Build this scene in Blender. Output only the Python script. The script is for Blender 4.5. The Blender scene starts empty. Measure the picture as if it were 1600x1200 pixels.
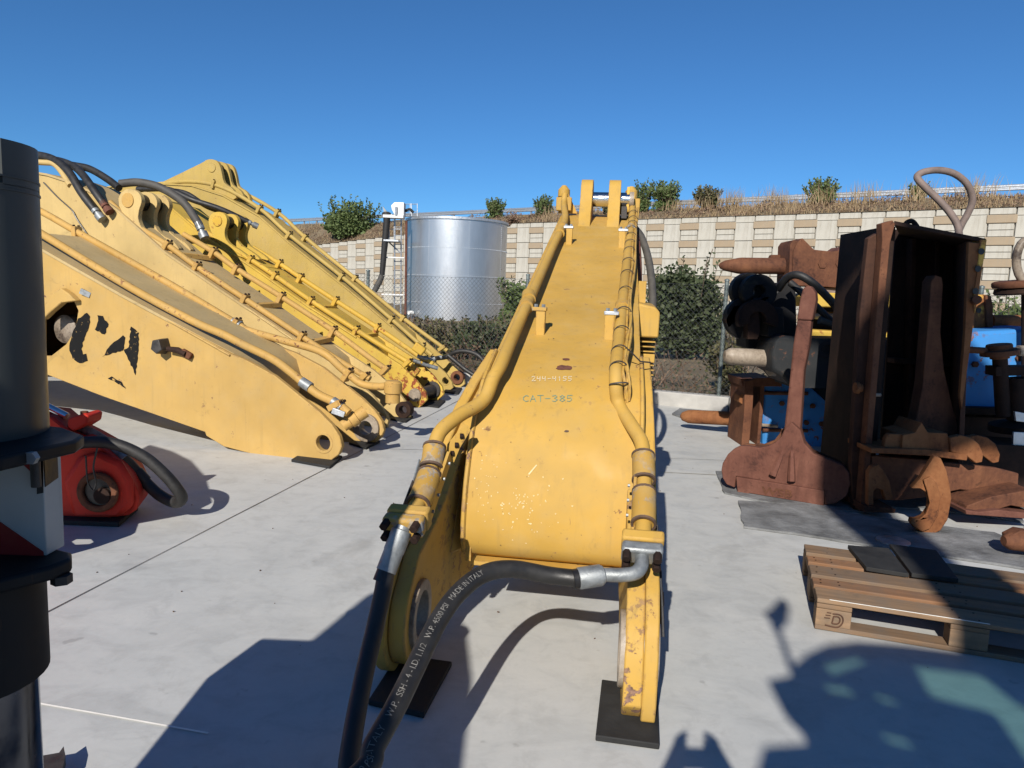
import bpy, bmesh, math, random
from math import sin, cos, pi, radians, sqrt, atan2
from mathutils import Vector, Matrix
from mathutils.geometry import tessellate_polygon
random.seed(7)
V = Vector
scene = bpy.context.scene
COL = scene.collection

# ------------------------------------------------------------------ camera
CAM_H, PITCH, ROLL, FPX = 1.5, radians(7.2), radians(2.2), 1120.0
_f = V((0, cos(PITCH), -sin(PITCH))); _u0 = V((0, sin(PITCH), cos(PITCH))); _x0 = V((1, 0, 0))
_r = _x0 * cos(ROLL) + _u0 * sin(ROLL); _u = -_x0 * sin(ROLL) + _u0 * cos(ROLL)
cd = bpy.data.cameras.new('camera'); cam = bpy.data.objects.new('camera', cd); COL.objects.link(cam)
cam.matrix_world = Matrix(((_r.x, _u.x, -_f.x, 0), (_r.y, _u.y, -_f.y, 0), (_r.z, _u.z, -_f.z, CAM_H), (0, 0, 0, 1)))
cd.sensor_width = 36; cd.lens = 36 * FPX / 1600; cd.clip_start = 0.05; cd.clip_end = 3000
scene.camera = cam

# ------------------------------------------------------------------ sky, sun, exposure
SUN_EL, SUN_AZ = radians(32.0), radians(16.2)        # light travels towards azimuth 16 deg right of the view
w = bpy.data.worlds.new('World'); scene.world = w; w.use_nodes = True
nt = w.node_tree; bg = nt.nodes['Background']
sky = nt.nodes.new('ShaderNodeTexSky'); sky.sky_type = 'NISHITA'; sky.sun_disc = False
sky.sun_elevation = SUN_EL; sky.sun_rotation = SUN_AZ + pi
sky.altitude = 1500; sky.air_density = 1.0; sky.dust_density = 0.0; sky.ozone_density = 10.0
tint = nt.nodes.new('ShaderNodeMix'); tint.data_type = 'RGBA'; tint.blend_type = 'MULTIPLY'; tint.inputs[0].default_value = 1; tint.inputs[7].default_value = (.74, 1.0, 1.03, 1)
nt.links.new(sky.outputs[0], tint.inputs[6]); nt.links.new(tint.outputs[2], bg.inputs[0]); bg.inputs[1].default_value = 0.082
sd = bpy.data.lights.new('sun', 'SUN'); sun = bpy.data.objects.new('sun', sd); COL.objects.link(sun)
sd.energy = 5.0; sd.angle = radians(0.53); sd.color = (1.0, 0.94, 0.85)
sdir = V((sin(SUN_AZ) * cos(SUN_EL), cos(SUN_AZ) * cos(SUN_EL), -sin(SUN_EL)))
sun.rotation_euler = sdir.to_track_quat('-Z', 'Y').to_euler(); sun.location = (-4, -12, 9)
vs = scene.view_settings; vs.view_transform = 'Standard'; vs.look = 'None'; vs.exposure = 0.35; vs.gamma = 1.0
vs.use_curve_mapping = False

# ------------------------------------------------------------------ photo pixel -> direction -> point on a known plane
def ray(u, v):
    return _f + _r * ((u - 800) / FPX) - _u * ((v - 600) / FPX)
EYE = V((0, 0, CAM_H))
def gp(u, v, z=0.0):                     # on the horizontal plane z
    d = ray(u, v); return EYE + d * ((z - CAM_H) / d.z)
def py(u, v, y):                         # on the upright plane at distance y
    d = ray(u, v); return EYE + d * (y / d.y)
def pl(u, v, F, d):                      # on the upright plane through F with ground direction d
    n = V((d[1], -d[0], 0)); r = ray(u, v); return EYE + r * ((V(F) - EYE).dot(n) / r.dot(n))

# ------------------------------------------------------------------ mesh building
def trifill(loops):                      # triangles of a 2D outline with holes
    if len(loops) == 1: return [tuple(t) for t in tessellate_polygon([[V((p[0], p[1], 0)) for p in loops[0]]])]
    bm = bmesh.new(); es = []; n = 0
    for l in loops:
        vs = [bm.verts.new((p[0], p[1], 0)) for p in l]; es += [bm.edges.new((vs[i], vs[(i + 1) % len(vs)])) for i in range(len(vs))]
    bm.verts.index_update(); bmesh.ops.triangle_fill(bm, use_beauty=True, use_dissolve=False, edges=es)
    out = [tuple(v.index for v in f.verts) for f in bm.faces]; bm.free(); return out
class MB:
    def __init__(s): s.v = []; s.f = []
    def add(s, vs, fs):
        b = len(s.v); s.v += [V(p) for p in vs]; s.f += [tuple(i + b for i in f) for f in fs]; return s
    def box(s, c, sz, R=None):
        c = V(c); x, y, z = [k / 2 for k in sz]
        vs = [V((a * x, b * y, d * z)) for a in (-1, 1) for b in (-1, 1) for d in (-1, 1)]
        if R is not None: vs = [R @ p for p in vs]
        return s.add([c + p for p in vs], [(0, 1, 3, 2), (4, 6, 7, 5), (0, 4, 5, 1), (2, 3, 7, 6), (0, 2, 6, 4), (1, 5, 7, 3)])
    def cut(s, flat, a, b):              # caps triangulated from the 2D outline (safe for concave shapes)
        n = len(a); tri = trifill([flat])
        return s.add(list(a) + list(b), [tuple(t) for t in tri] + [tuple(i + n for i in t)[::-1] for t in tri] + [(i, (i + 1) % n, n + (i + 1) % n, n + i) for i in range(n)])
    def hexa(s, a, b):                   # a, b: loops of equal length joined
        n = len(a); return s.add(list(a) + list(b), [tuple(range(n))[::-1], tuple(range(n, 2 * n))] + [(i, (i + 1) % n, n + (i + 1) % n, n + i) for i in range(n)])
    def prism(s, poly, vec):
        vec = V(vec); return s.hexa([V(p) for p in poly], [V(p) + vec for p in poly])
    def plate(s, outer, holes, m3, t0, t1):   # 2D outline with holes, m3(a,b,t)->3D
        loops = [outer] + list(holes)
        tri = trifill(loops)
        flat = [p for l in loops for p in l]; n = len(flat)
        vs = [m3(p[0], p[1], t0) for p in flat] + [m3(p[0], p[1], t1) for p in flat]
        fs = [tuple(t) for t in tri] + [tuple(i + n for i in t)[::-1] for t in tri]
        b = 0
        for l in loops:
            k = len(l)
            fs += [(b + i, b + (i + 1) % k, n + b + (i + 1) % k, n + b + i) for i in range(k)]; b += k
        return s.add(vs, fs)
    def tube(s, path, r, n=10, caps=True):
        path = [V(p) for p in path]; m = len(path)
        rr = r if isinstance(r, (list, tuple)) else [r] * m
        vs = []; up = None
        for i, p in enumerate(path):
            t = (path[min(i + 1, m - 1)] - path[max(i - 1, 0)]).normalized()
            if up is None:
                up = t.cross(V((0, 0, 1)))
                if up.length < 1e-3: up = t.cross(V((1, 0, 0)))
            up = (up - t * up.dot(t)).normalized(); sd_ = t.cross(up)
            vs += [p + (up * cos(2 * pi * k / n) + sd_ * sin(2 * pi * k / n)) * rr[i] for k in range(n)]
        fs = [(i * n + k, i * n + (k + 1) % n, (i + 1) * n + (k + 1) % n, (i + 1) * n + k) for i in range(m - 1) for k in range(n)]
        if caps: fs += [tuple(range(n))[::-1], tuple(range((m - 1) * n, m * n))]
        return s.add(vs, fs)
    def cyl(s, a, b, r, n=14): return s.tube([a, b], r, n)
    def ring(s, a, b, r, ri, n=20):
        a, b = V(a), V(b); t = (b - a).normalized(); up = t.orthogonal().normalized(); q = t.cross(up)
        vs = []
        for c, rad in ((a, r), (b, r), (b, ri), (a, ri)):
            vs += [c + (up * cos(2 * pi * k / n) + q * sin(2 * pi * k / n)) * rad for k in range(n)]
        return s.add(vs, [(j * n + k, j * n + (k + 1) % n, ((j + 1) % 4) * n + (k + 1) % n, ((j + 1) % 4) * n + k) for j in range(4) for k in range(n)])
    def lathe(s, a, b, prof, n=16):      # prof: (t, radius)
        a, b = V(a), V(b); return s.tube([a + (b - a) * t for t, _ in prof], [max(r, 1e-4) for _, r in prof], n)
    def hexbolt(s, p, d, r=.014, h=.014):
        p = V(p); d = V(d).normalized(); return s.tube([p, p + d * h], r, 6)
    def grid(s, rows):                   # rows of points
        m, n = len(rows), len(rows[0])
        return s.add([p for r in rows for p in r], [(i * n + k, i * n + k + 1, (i + 1) * n + k + 1, (i + 1) * n + k) for i in range(m - 1) for k in range(n - 1)])
    def build(s, name, mat, parent=None, bevel=0, ang=38, solid=0, fix=True):
        off = V((0, 0, 0)); p = parent
        while p is not None: off += p.location; p = p.parent
        me = bpy.data.meshes.new(name); me.from_pydata([tuple(q - off) for q in s.v], [], s.f); me.update()
        if fix:
            bm = bmesh.new(); bm.from_mesh(me); bmesh.ops.recalc_face_normals(bm, faces=bm.faces); bm.to_mesh(me); bm.free()
        if ang:
            me.shade_smooth(); me.set_sharp_from_angle(angle=radians(ang))
        me.materials.append(mat if not isinstance(mat, str) else M[mat])
        o = bpy.data.objects.new(name, me); COL.objects.link(o)
        if parent is not None: o.parent = parent
        if solid:
            md = o.modifiers.new('solid', 'SOLIDIFY'); md.thickness = solid; md.offset = -1
            es = o.modifiers.new('split', 'EDGE_SPLIT'); es.split_angle = radians(45)
        if bevel:
            md = o.modifiers.new('bevel', 'BEVEL'); md.width = bevel; md.segments = 2; md.limit_method = 'ANGLE'; md.angle_limit = radians(40)
        return o
def thing(name, label, cat, loc, group=None):
    o = bpy.data.objects.new(name, None); COL.objects.link(o); o.location = V(loc); o.empty_display_size = .1
    return tag(o, label, cat, group)
def tag(o, label, cat, group=None):
    o['label'] = label; o['category'] = cat
    if group: o['group'] = group
    return o
def struct(o): o['kind'] = 'structure'; return o
def stuff(o): o['kind'] = 'stuff'; return o
def sm(pts, n=6):                        # Catmull-Rom through points
    P = [V(p) for p in pts]; P = [P[0] * 2 - P[1]] + P + [P[-1] * 2 - P[-2]]; out = []
    for i in range(1, len(P) - 2):
        a, b, c, d = P[i - 1:i + 3]
        for k in range(n):
            t = k / n
            out.append(.5 * ((2 * b) + (c - a) * t + (2 * a - 5 * b + 4 * c - d) * t * t + (3 * b - a - 3 * c + d) * t ** 3))
    return out + [P[-2]]
def circ(c, r, n=20, a0=0, a1=2 * pi, close=False):
    m = n if not close else n + 1
    return [(c[0] + r * cos(a0 + (a1 - a0) * k / n), c[1] + r * sin(a0 + (a1 - a0) * k / n)) for k in range(m)]
def lerp(a, b, t): return a + (b - a) * t
def interp(tab, x):
    for (x0, y0), (x1, y1) in zip(tab, tab[1:]):
        if x <= x1: return y0 + (y1 - y0) * (x - x0) / (x1 - x0)
    return tab[-1][1]

# ------------------------------------------------------------------ materials
M = {}
def newmat(name):
    m = bpy.data.materials.new(name); m.use_nodes = True; M[name] = m
    return m, m.node_tree, m.node_tree.nodes['Principled BSDF']
def N(t, kind, **kw):
    n = t.nodes.new(kind)
    for k, v in kw.items():
        if k.startswith('i_'): n.inputs[k[2:].replace('_', ' ')].default_value = v
        else: setattr(n, k, v)
    return n
def coords(t, scale=(1, 1, 1)):
    tc = N(t, 'ShaderNodeTexCoord'); mp = N(t, 'ShaderNodeMapping'); mp.inputs['Scale'].default_value = scale
    t.links.new(tc.outputs['Object'], mp.inputs[0]); return mp.outputs[0]
def noise(t, vec, scale, detail=6, rough=.55, dist=0):
    n = N(t, 'ShaderNodeTexNoise'); n.inputs['Scale'].default_value = scale; n.inputs['Detail'].default_value = detail
    n.inputs['Roughness'].default_value = rough; n.inputs['Distortion'].default_value = dist
    t.links.new(vec, n.inputs['Vector']); return n.outputs['Fac']
def ramp(t, fac, stops, interp_='LINEAR'):
    r = N(t, 'ShaderNodeValToRGB'); r.color_ramp.interpolation = interp_; e = r.color_ramp.elements
    while len(e) < len(stops): e.new(.5)
    for k, (p, c) in zip(e, stops):
        k.position = p; k.color = (c, c, c, 1) if isinstance(c, (int, float)) else (*c, 1)
    t.links.new(fac, r.inputs[0]); return r.outputs[0]
def mix(t, fac, a, b, mode='MIX'):
    m = N(t, 'ShaderNodeMix', data_type='RGBA', blend_type=mode)
    for s_, val in ((m.inputs[0], fac), (m.inputs[6], a), (m.inputs[7], b)):
        if hasattr(val, 'links') or isinstance(val, bpy.types.NodeSocket): t.links.new(val, s_)
        elif isinstance(val, (int, float)): s_.default_value = val if s_ == m.inputs[0] else (val, val, val, 1)
        else: s_.default_value = (*val, 1)
    return m.outputs[2]
def mul(t, a, b, op='MULTIPLY'):
    m = N(t, 'ShaderNodeMath', operation=op)
    for s_, val in ((m.inputs[0], a), (m.inputs[1], b)):
        if isinstance(val, bpy.types.NodeSocket): t.links.new(val, s_)
        else: s_.default_value = val
    return m.outputs[0]
def bump(t, b, h, strength=.3, dist=.01):
    n = N(t, 'ShaderNodeBump'); n.inputs['Strength'].default_value = strength; n.inputs['Distance'].default_value = dist
    t.links.new(h, n.inputs['Height']); t.links.new(n.outputs[0], b.inputs['Normal'])
def paint(name, base, chip=(.09, .045, .03), chips=.30, dirt=.35, rough=.60, dust=(.37, .275, .135), chipscale=14, spec=.22, foot=0):
    """old machine paint: sun-bleached patches, dust film, streaks, scratches, chips down to primer or rust; foot: rust spreading this far from the thing's base point"""
    m, t, b = newmat(name); co = coords(t)
    big = noise(t, co, 1.6, 5, .6); mid = noise(t, co, 7, 6, .6); fine = noise(t, co, 45, 4, .6)
    c = mix(t, ramp(t, big, [(.3, 0), (.7, 1)]), tuple(k * .84 for k in base), tuple(min(1, k * 1.10) for k in base))
    bl = noise(t, co, 3.1, 7, .65, .6)
    c = mix(t, mul(t, ramp(t, bl, [(.56, 0), (.72, 1)]), dirt), c, tuple(min(1, k * .82 + q_) for k, q_ in zip(base, (.11, .085, .04))))
    c = mix(t, mul(t, ramp(t, mid, [(.45, 0), (.8, 1)]), dirt), c, dust)
    st = noise(t, coords(t, (9, 9, .7)), 3, 5, .6)
    c = mix(t, mul(t, ramp(t, st, [(.55, 0), (.75, 1)]), dirt * .6), c, tuple(k * .5 for k in dust))
    sm_ = noise(t, coords(t, (1, 1, 1.4)), 5.2, 9, .72, 1.1)
    c = mix(t, mul(t, ramp(t, sm_, [(.60, 0), (.70, 1)]), dirt * .9), c, tuple(k * .38 for k in dust))
    where = ramp(t, noise(t, co, 2.3, 3, .5), [(.42, 0), (.60, 1)])
    cn = noise(t, co, chipscale, 9, .68)
    if foot:
        tc = N(t, 'ShaderNodeTexCoord'); ln = N(t, 'ShaderNodeVectorMath', operation='LENGTH'); t.links.new(tc.outputs['Object'], ln.inputs[0])
        near = ramp(t, mul(t, ln.outputs['Value'], 1 / (foot * 2)), [(.15, 1), (.55, 0)])
        cn = mul(t, cn, mul(t, near, .14), 'ADD'); where = mul(t, where, near, 'MAXIMUM')
    ch = mul(t, ramp(t, cn, [(1 - chips - .02, 0), (1 - chips + .01, 1)]), where)
    if name.startswith('yellow') or name in ('red', 'blue'):
        bv = N(t, 'ShaderNodeBevel', samples=2); bv.inputs['Radius'].default_value = .012      # bare metal along worn edges
        ge = N(t, 'ShaderNodeNewGeometry'); dt = N(t, 'ShaderNodeVectorMath', operation='DOT_PRODUCT'); t.links.new(bv.outputs[0], dt.inputs[0]); t.links.new(ge.outputs['Normal'], dt.inputs[1])
        edge = ramp(t, mul(t, 1.0, dt.outputs['Value'], 'SUBTRACT'), [(.02, 0), (.12, 1)])
        en = ramp(t, noise(t, co, 11, 8, .7), [(.50, 0), (.56, 1)])
        ch = mul(t, ch, mul(t, mul(t, edge, en), .85), 'MAXIMUM')
    scr = noise(t, coords(t, (26, 3, 3)), 5, 3, .5)
    ch = mul(t, ch, mul(t, ramp(t, scr, [(.735, 0), (.75, 1)]), .55), 'MAXIMUM')
    rust = mix(t, ramp(t, fine, [(.35, 0), (.65, 1)]), chip, tuple(min(1, k * 2.4) for k in chip))
    c = mix(t, ch, c, rust)
    t.links.new(c, b.inputs['Base Color'])
    t.links.new(mix(t, ch, ramp(t, mid, [(.3, rough - .12), (.75, rough + .2)]), .85), b.inputs['Roughness'])
    b.inputs['Specular IOR Level'].default_value = spec
    h = mix(t, ch, ramp(t, mul(t, fine, mul(t, bl, 1.5), 'ADD'), [(.2, .35), (1.5, .65)]), .2)
    bump(t, b, h, .35, .003)
    return m
def rustmat(name, a=(.030, .013, .009), bb=(.095, .038, .021), c3=(.19, .08, .038), scale=5, rough=.82, patch=None, pamt=.6):
    m, t, b = newmat(name); co = coords(t)
    n1 = noise(t, co, scale * .55, 9, .66); n2 = noise(t, co, scale * 9, 6, .7); n3 = noise(t, coords(t, (6, 6, .8)), 3, 6, .6)
    f = mul(t, mul(t, n1, .78), mul(t, n2, .22), 'ADD')
    c = ramp(t, f, [(.36, a), (.44, bb), (.56, tuple(.5 * (p_ + q_) for p_, q_ in zip(bb, c3))), (.64, c3)])
    sp = ramp(t, noise(t, co, scale * 3.2, 8, .72, .4), [(.60, 0), (.63, 1)]); c = mix(t, mul(t, sp, .55), c, a)
    c = mix(t, mul(t, ramp(t, n3, [(.5, 0), (.72, 1)]), .5), c, tuple(k * .6 for k in bb))
    if patch:
        p = ramp(t, noise(t, co, scale * .55, 8, .66), [(pamt - .03, 0), (pamt + .03, 1)])
        c = mix(t, p, c, patch)
    t.links.new(c, b.inputs['Base Color']); b.inputs['Roughness'].default_value = rough
    b.inputs['Specular IOR Level'].default_value = .25
    bump(t, b, mul(t, n2, mul(t, n1, .5), 'ADD'), .28, .002)
    return m
def plainmat(name, base, rough=.6, metal=0, var=.25, scale=12, bstr=.2, spec=.5, bd=.003):
    m, t, b = newmat(name); co = coords(t); n1 = noise(t, co, scale, 7, .62)
    c = mix(t, ramp(t, n1, [(.28, 0), (.72, 1)]), tuple(k * (1 - var) for k in base), tuple(min(1, k * (1 + var)) for k in base))
    t.links.new(c, b.inputs['Base Color']); b.inputs['Metallic'].default_value = metal
    t.links.new(ramp(t, n1, [(.3, max(.04, rough - .12)), (.7, min(1, rough + .12))]), b.inputs['Roughness'])
    b.inputs['Specular IOR Level'].default_value = spec
    bump(t, b, noise(t, co, scale * 6, 5, .6), bstr, bd)
    return m
YEL = (.46, .277, .057)
paint('yellow', YEL, chips=.345, dirt=.40)
paint('yellow_worn', YEL, chip=(.10, .06, .045), chips=.44, dirt=.42, chipscale=22)
paint('yellow_clamp', (.42, .25, .055), chip=(.12, .13, .14), chips=.47, dirt=.4, chipscale=16)
paint('yellow_pale', (.435, .278, .088), chips=.34, dirt=.34)
paint('yellow_pale_worn', (.44, .265, .075), chip=(.10, .045, .025), chips=.40, dirt=.4, chipscale=20)
paint('yellow_cream', (.48, .345, .142), chips=.34, dirt=.34)
paint('yellow_bright', (.50, .335, .058), chip=(.13, .035, .015), chips=.36, dirt=.26, foot=1.1)
paint('yellow_bright_worn', (.50, .315, .045), chip=(.13, .04, .018), chips=.40, dirt=.3)
paint('yellow_lemon', (.40, .283, .080), chips=.33, dirt=.38)
paint('red', (.52, .030, .016), chip=(.05, .02, .015), chips=.33, dirt=.22, dust=(.30, .10, .07))
paint('blue', (.045, .215, .52), chip=(.10, .045, .025), chips=.42, dirt=.18, dust=(.10, .16, .24), chipscale=9)
paint('grey_breaker', (.022, .024, .026), chip=(.08, .035, .02), chips=.40, dirt=.3, dust=(.05, .045, .04))
paint('pole_grey', (.050, .056, .055), chip=(.05, .05, .05), chips=.22, dirt=.22, dust=(.09, .09, .08), rough=.42)
paint('black_paint', (.009, .009, .010), chip=(.03, .02, .015), chips=.3, dirt=.3, dust=(.04, .037, .034))
paint('panel_white', (.42, .42, .40), chip=(.12, .06, .03), chips=.30, dirt=.4, dust=(.25, .22, .18))
paint('white_paint', (.72, .72, .70), chip=(.12, .06, .03), chips=.28, dirt=.25, dust=(.4, .38, .34))
paint('sign_red', (.24, .014, .012), chip=(.1, .05, .04), chips=.25, dirt=.2)
paint('dusty_top', (.43, .315, .145), chips=.30, dirt=.55, dust=(.38, .295, .17))
rustmat('rust')
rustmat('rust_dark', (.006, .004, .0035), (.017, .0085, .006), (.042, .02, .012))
rustmat('rust_brown', (.014, .007, .0055), (.040, .018, .012), (.085, .038, .021))
rustmat('rust_orange', (.06, .023, .011), (.17, .064, .024), (.28, .125, .05))
rustmat('rust_red', (.055, .022, .016), (.112, .044, .030), (.17, .074, .05), scale=7)
rustmat('rust_yellow', (.07, .025, .012), (.20, .08, .03), (.32, .14, .05), patch=(.62, .38, .08), pamt=.52)
rustmat('bare_steel', (.06, .045, .035), (.20, .16, .12), (.42, .36, .29), rough=.45)
plainmat('rubber', (.012, .0115, .011), .68, var=.5, scale=9, bstr=.3)
plainmat('hose', (.017, .016, .015), .55, var=.45, scale=14, bstr=.25)
plainmat('hose_brown', (.17, .125, .105), .7, var=.3, scale=10, bstr=.3)
plainmat('hose_grey', (.060, .055, .048), .7, var=.4, scale=8, bstr=.3)
plainmat('mat_rubber', (.013, .013, .013), .8, var=.6, scale=6, bstr=.5)
plainmat('belt', (.15, .153, .155), .9, var=.55, scale=5, bstr=.9, bd=.01)
plainmat('galv', (.50, .52, .54), .42, .75, var=.22, scale=18, bstr=.25)
plainmat('fitting', (.24, .255, .26), .52, .55, var=.35, scale=22, bstr=.35)
plainmat('chrome', (.62, .62, .62), .16, 1.0, var=.15, scale=10, bstr=.05)
plainmat('rod_steel', (.10, .105, .12), .2, 1.0, var=.3, scale=10, bstr=.05)
plainmat('dark_metal', (.045, .040, .037), .6, .3, var=.45, scale=20, bstr=.4)
plainmat('black_gloss', (.012, .011, .011), .45, var=.4, scale=20)
plainmat('scuff', (.62, .50, .27), .8, var=.15)
plainmat('chalk', (.60, .50, .32), .9, var=.25, scale=60)
plainmat('white_mark', (.78, .75, .68), .8, var=.12)
plainmat('green_mark', (.14, .235, .17), .8, var=.15)
plainmat('hose_print', (.155, .148, .135), .7, var=.5, scale=40)
plainmat('grime', (.09, .055, .035), .85, var=.5, scale=30)
plainmat('kerb', (.36, .35, .33), .9, var=.2, scale=4, bstr=.6, bd=.006)
plainmat('galv_post', (.16, .19, .185), .5, .5, var=.25, scale=8)
plainmat('wire', (.13, .135, .13), .55, .5, var=.2)
# ================================================================== SETTING
def concrete():
    m, t, b = newmat('concrete'); co = coords(t)
    big = noise(t, co, .55, 6, .6, .6); mid = noise(t, coords(t, (1, 1.5, 1)), 2.6, 9, .66, 1.0); fine = noise(t, co, 26, 6, .7); spk = noise(t, co, 7, 3, .5)
    c = ramp(t, big, [(.28, (.398, .405, .394)), (.5, (.455, .462, .449)), (.72, (.497, .503, .488))])
    c = mix(t, mul(t, ramp(t, mid, [(.42, 0), (.68, 1)]), .45), c, (.52, .515, .49))
    c = mix(t, mul(t, ramp(t, mid, [(.24, 1), (.46, 0)]), .5), c, (.31, .312, .305))
    sweep = noise(t, coords(t, (.6, 1.9, 1)), 1.7, 8, .68, 1.6)
    c = mix(t, mul(t, ramp(t, sweep, [(.52, 0), (.74, 1)]), .35), c, (.33, .336, .33))
    sta = noise(t, co, .8, 7, .62, 1.4)
    c = mix(t, mul(t, ramp(t, sta, [(.60, 0), (.74, 1)]), .38), c, (.20, .19, .17))
    med = noise(t, co, 6.5, 8, .72, .5)
    c = mix(t, mul(t, ramp(t, med, [(.50, 0), (.66, 1)]), .28), c, (.27, .268, .258))
    c = mix(t, mul(t, ramp(t, spk, [(.70, 0), (.74, 1)]), .35), c, (.14, .135, .125))
    c = mix(t, mul(t, ramp(t, fine, [(.3, 0), (.7, 1)]), .12), c, (.25, .25, .25))
    t.links.new(c, b.inputs['Base Color']); b.inputs['Specular IOR Level'].default_value = .3
    t.links.new(ramp(t, mid, [(.3, .5), (.7, .72)]), b.inputs['Roughness'])
    bump(t, b, mul(t, fine, mul(t, mid, .6, 'MULTIPLY'), 'ADD'), .12, .004)
concrete()
def soilmat():
    m, t, b = newmat('soil'); co = coords(t)
    n1 = noise(t, co, .8, 8, .65); n2 = noise(t, co, 9, 7, .7)
    c = ramp(t, n1, [(.3, (.10, .075, .045)), (.55, (.20, .155, .095)), (.75, (.28, .22, .13))])
    c = mix(t, mul(t, n2, .5), c, (.08, .06, .035)); t.links.new(c, b.inputs['Base Color'])
    b.inputs['Roughness'].default_value = .95; bump(t, b, n2, .9, .05)
soilmat()
def wallmat(name, base, var):
    m, t, b = newmat(name); co = coords(t)
    oi = N(t, 'ShaderNodeObjectInfo')
    n1 = noise(t, co, 1.3, 6, .6); st = noise(t, coords(t, (3, 3, .35)), 2.2, 6, .65); n2 = noise(t, co, 30, 5, .7)
    c = mix(t, ramp(t, n1, [(.3, 0), (.7, 1)]), tuple(k * .9 for k in base), tuple(min(1, k * 1.06) for k in base))
    c = mix(t, mul(t, oi.outputs['Random'], .35), c, tuple(k * f for k, f in zip(base, var)))
    c = mix(t, mul(t, ramp(t, st, [(.50, 0), (.72, 1)]), .5), c, (.25, .22, .17))
    c = mix(t, mul(t, n2, .15), c, (.2, .18, .15))
    t.links.new(c, b.inputs['Base Color']); b.inputs['Roughness'].default_value = .92; bump(t, b, n2, .35, .012)
wallmat('panel_cream', (.45, .43, .375), (.92, .90, .85))
wallmat('panel_tan', (.325, .252, .168), (.95, .9, .85))
wallmat('wall_core', (.30, .28, .24), (.9, .9, .9))

yard = MB().grid([[V((x, y, 0)) for x in (-60, -20, -8, 0, 8, 20, 60)] for y in (-60, -20, -6, 0, 6, 12.6)])
# the slab stops at the kerb line
KA, KB = gp(733, 604), gp(1147, 645); kd = (KB - KA); kd.z = 0; kd.normalize(); kn = V((-kd.y, kd.x, 0))     # kn points away from the yard
kp = lambda s, n, z=0: V((KA.x, KA.y, 0)) + kd * s + kn * n + V((0, 0, z))
yard = MB().add([kp(-60, .05), kp(60, .05), kp(60, .05) + V((-20, -80, 0)), kp(-60, .05) + V((20, -80, 0))], [(0, 1, 2, 3)])
ground = struct(yard.build('concrete_yard', 'concrete', ang=0))
def strip(name, a, b, wd, mat, z=.004):
    a, b = V(a), V(b); a.z = b.z = z; d = (b - a).normalized(); n = V((-d.y, d.x, 0)) * wd / 2
    k = max(2, int((b - a).length / .35)); rows = []
    for i in range(k + 1):
        p = lerp(a, b, i / k) + n.normalized() * random.uniform(-.0015, .0015); q = n * random.uniform(.6, 1.25); rows.append([p - q, p + q])
    o = MB().grid(rows).build(name, mat, ground, ang=0, fix=False); return o
ja, jb = gp(78, 955), gp(480, 748); jd = (jb - ja).normalized()
strip('saw_cut_joint', ja - jd * 5, ja + jd * 12, .007, 'dark_metal')
wa, wb = gp(60, 1100), gp(305, 1143); wd_ = (wb - wa).normalized()
strip('joint_filler_line', wa - wd_ * .9, wb + wd_ * .05, .010, 'white_mark')
plainmat('joint', (.20, .20, .195), .9, var=.2)
strip('saw_cut_joint', gp(1030, 738), gp(1128, 743), .014, 'panel_cream', .005)
strip('saw_cut_joint', gp(560, 700) , gp(980, 700) + V((6, -.3, 0)), .008, 'joint', .004)
# loose grit on the slab
mb = MB()
for k in range(150):
    p = V((random.uniform(-4, 4), random.uniform(1.6, 9), .002)); r = random.uniform(.002, .005)
    mb.box(p + V((0, 0, r * .4)), (r * random.uniform(.8, 2.2), r, r), Matrix.Rotation(random.uniform(0, 6), 3, 'Z'))
stuff(mb.build('loose_grit', 'grime', ang=0)); bpy.data.objects['loose_grit']['label'] = 'dark crumbs of grit scattered over the concrete yard'; bpy.data.objects['loose_grit']['category'] = 'grit'

# soil sheet out to the horizon (behind and below the kerb)
rows = []
for n in [.3, 1, 2, 4, 7, 11, 16, 22, 30, 60, 200, 1200]:
    rows.append([kp(s, n, (.12 + .03 * sin(s * 1.7 + n) + .02 * n * (n < 20)) if n < 25 else .3) for s in [-1200, -200, -60, -30, -18, -12, -8, -5, -2, 0, 2, 4, 6, 9, 13, 20, 40, 80, 300, 1200]])
struct(MB().grid(rows).build('rough_ground', 'soil', fix=False))
struct(MB().add([V((x, y, -.03)) for x, y in ((-1500, -1500), (1500, -1500), (1500, 1500), (-1500, 1500))], [(0, 1, 2, 3)]).build('ground_base', 'soil', ang=0))

# kerb: concrete lengths cast end to end
kerb = MB()
ko = thing('concrete_kerb', 'low cast concrete kerb along the foot of the wire fence', 'kerb', kp(2, .1))
s = -22.0
while s < 22:
    L = 2.0
    MB().box(kp(s + L / 2, .13, .095 + random.uniform(-.004, .004)), (L - .012, .2, .21), Matrix.Rotation(atan2(kd.y, kd.x), 3, 'Z')).build('kerb_length', 'kerb', ko, bevel=.015)
    s += L

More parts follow.
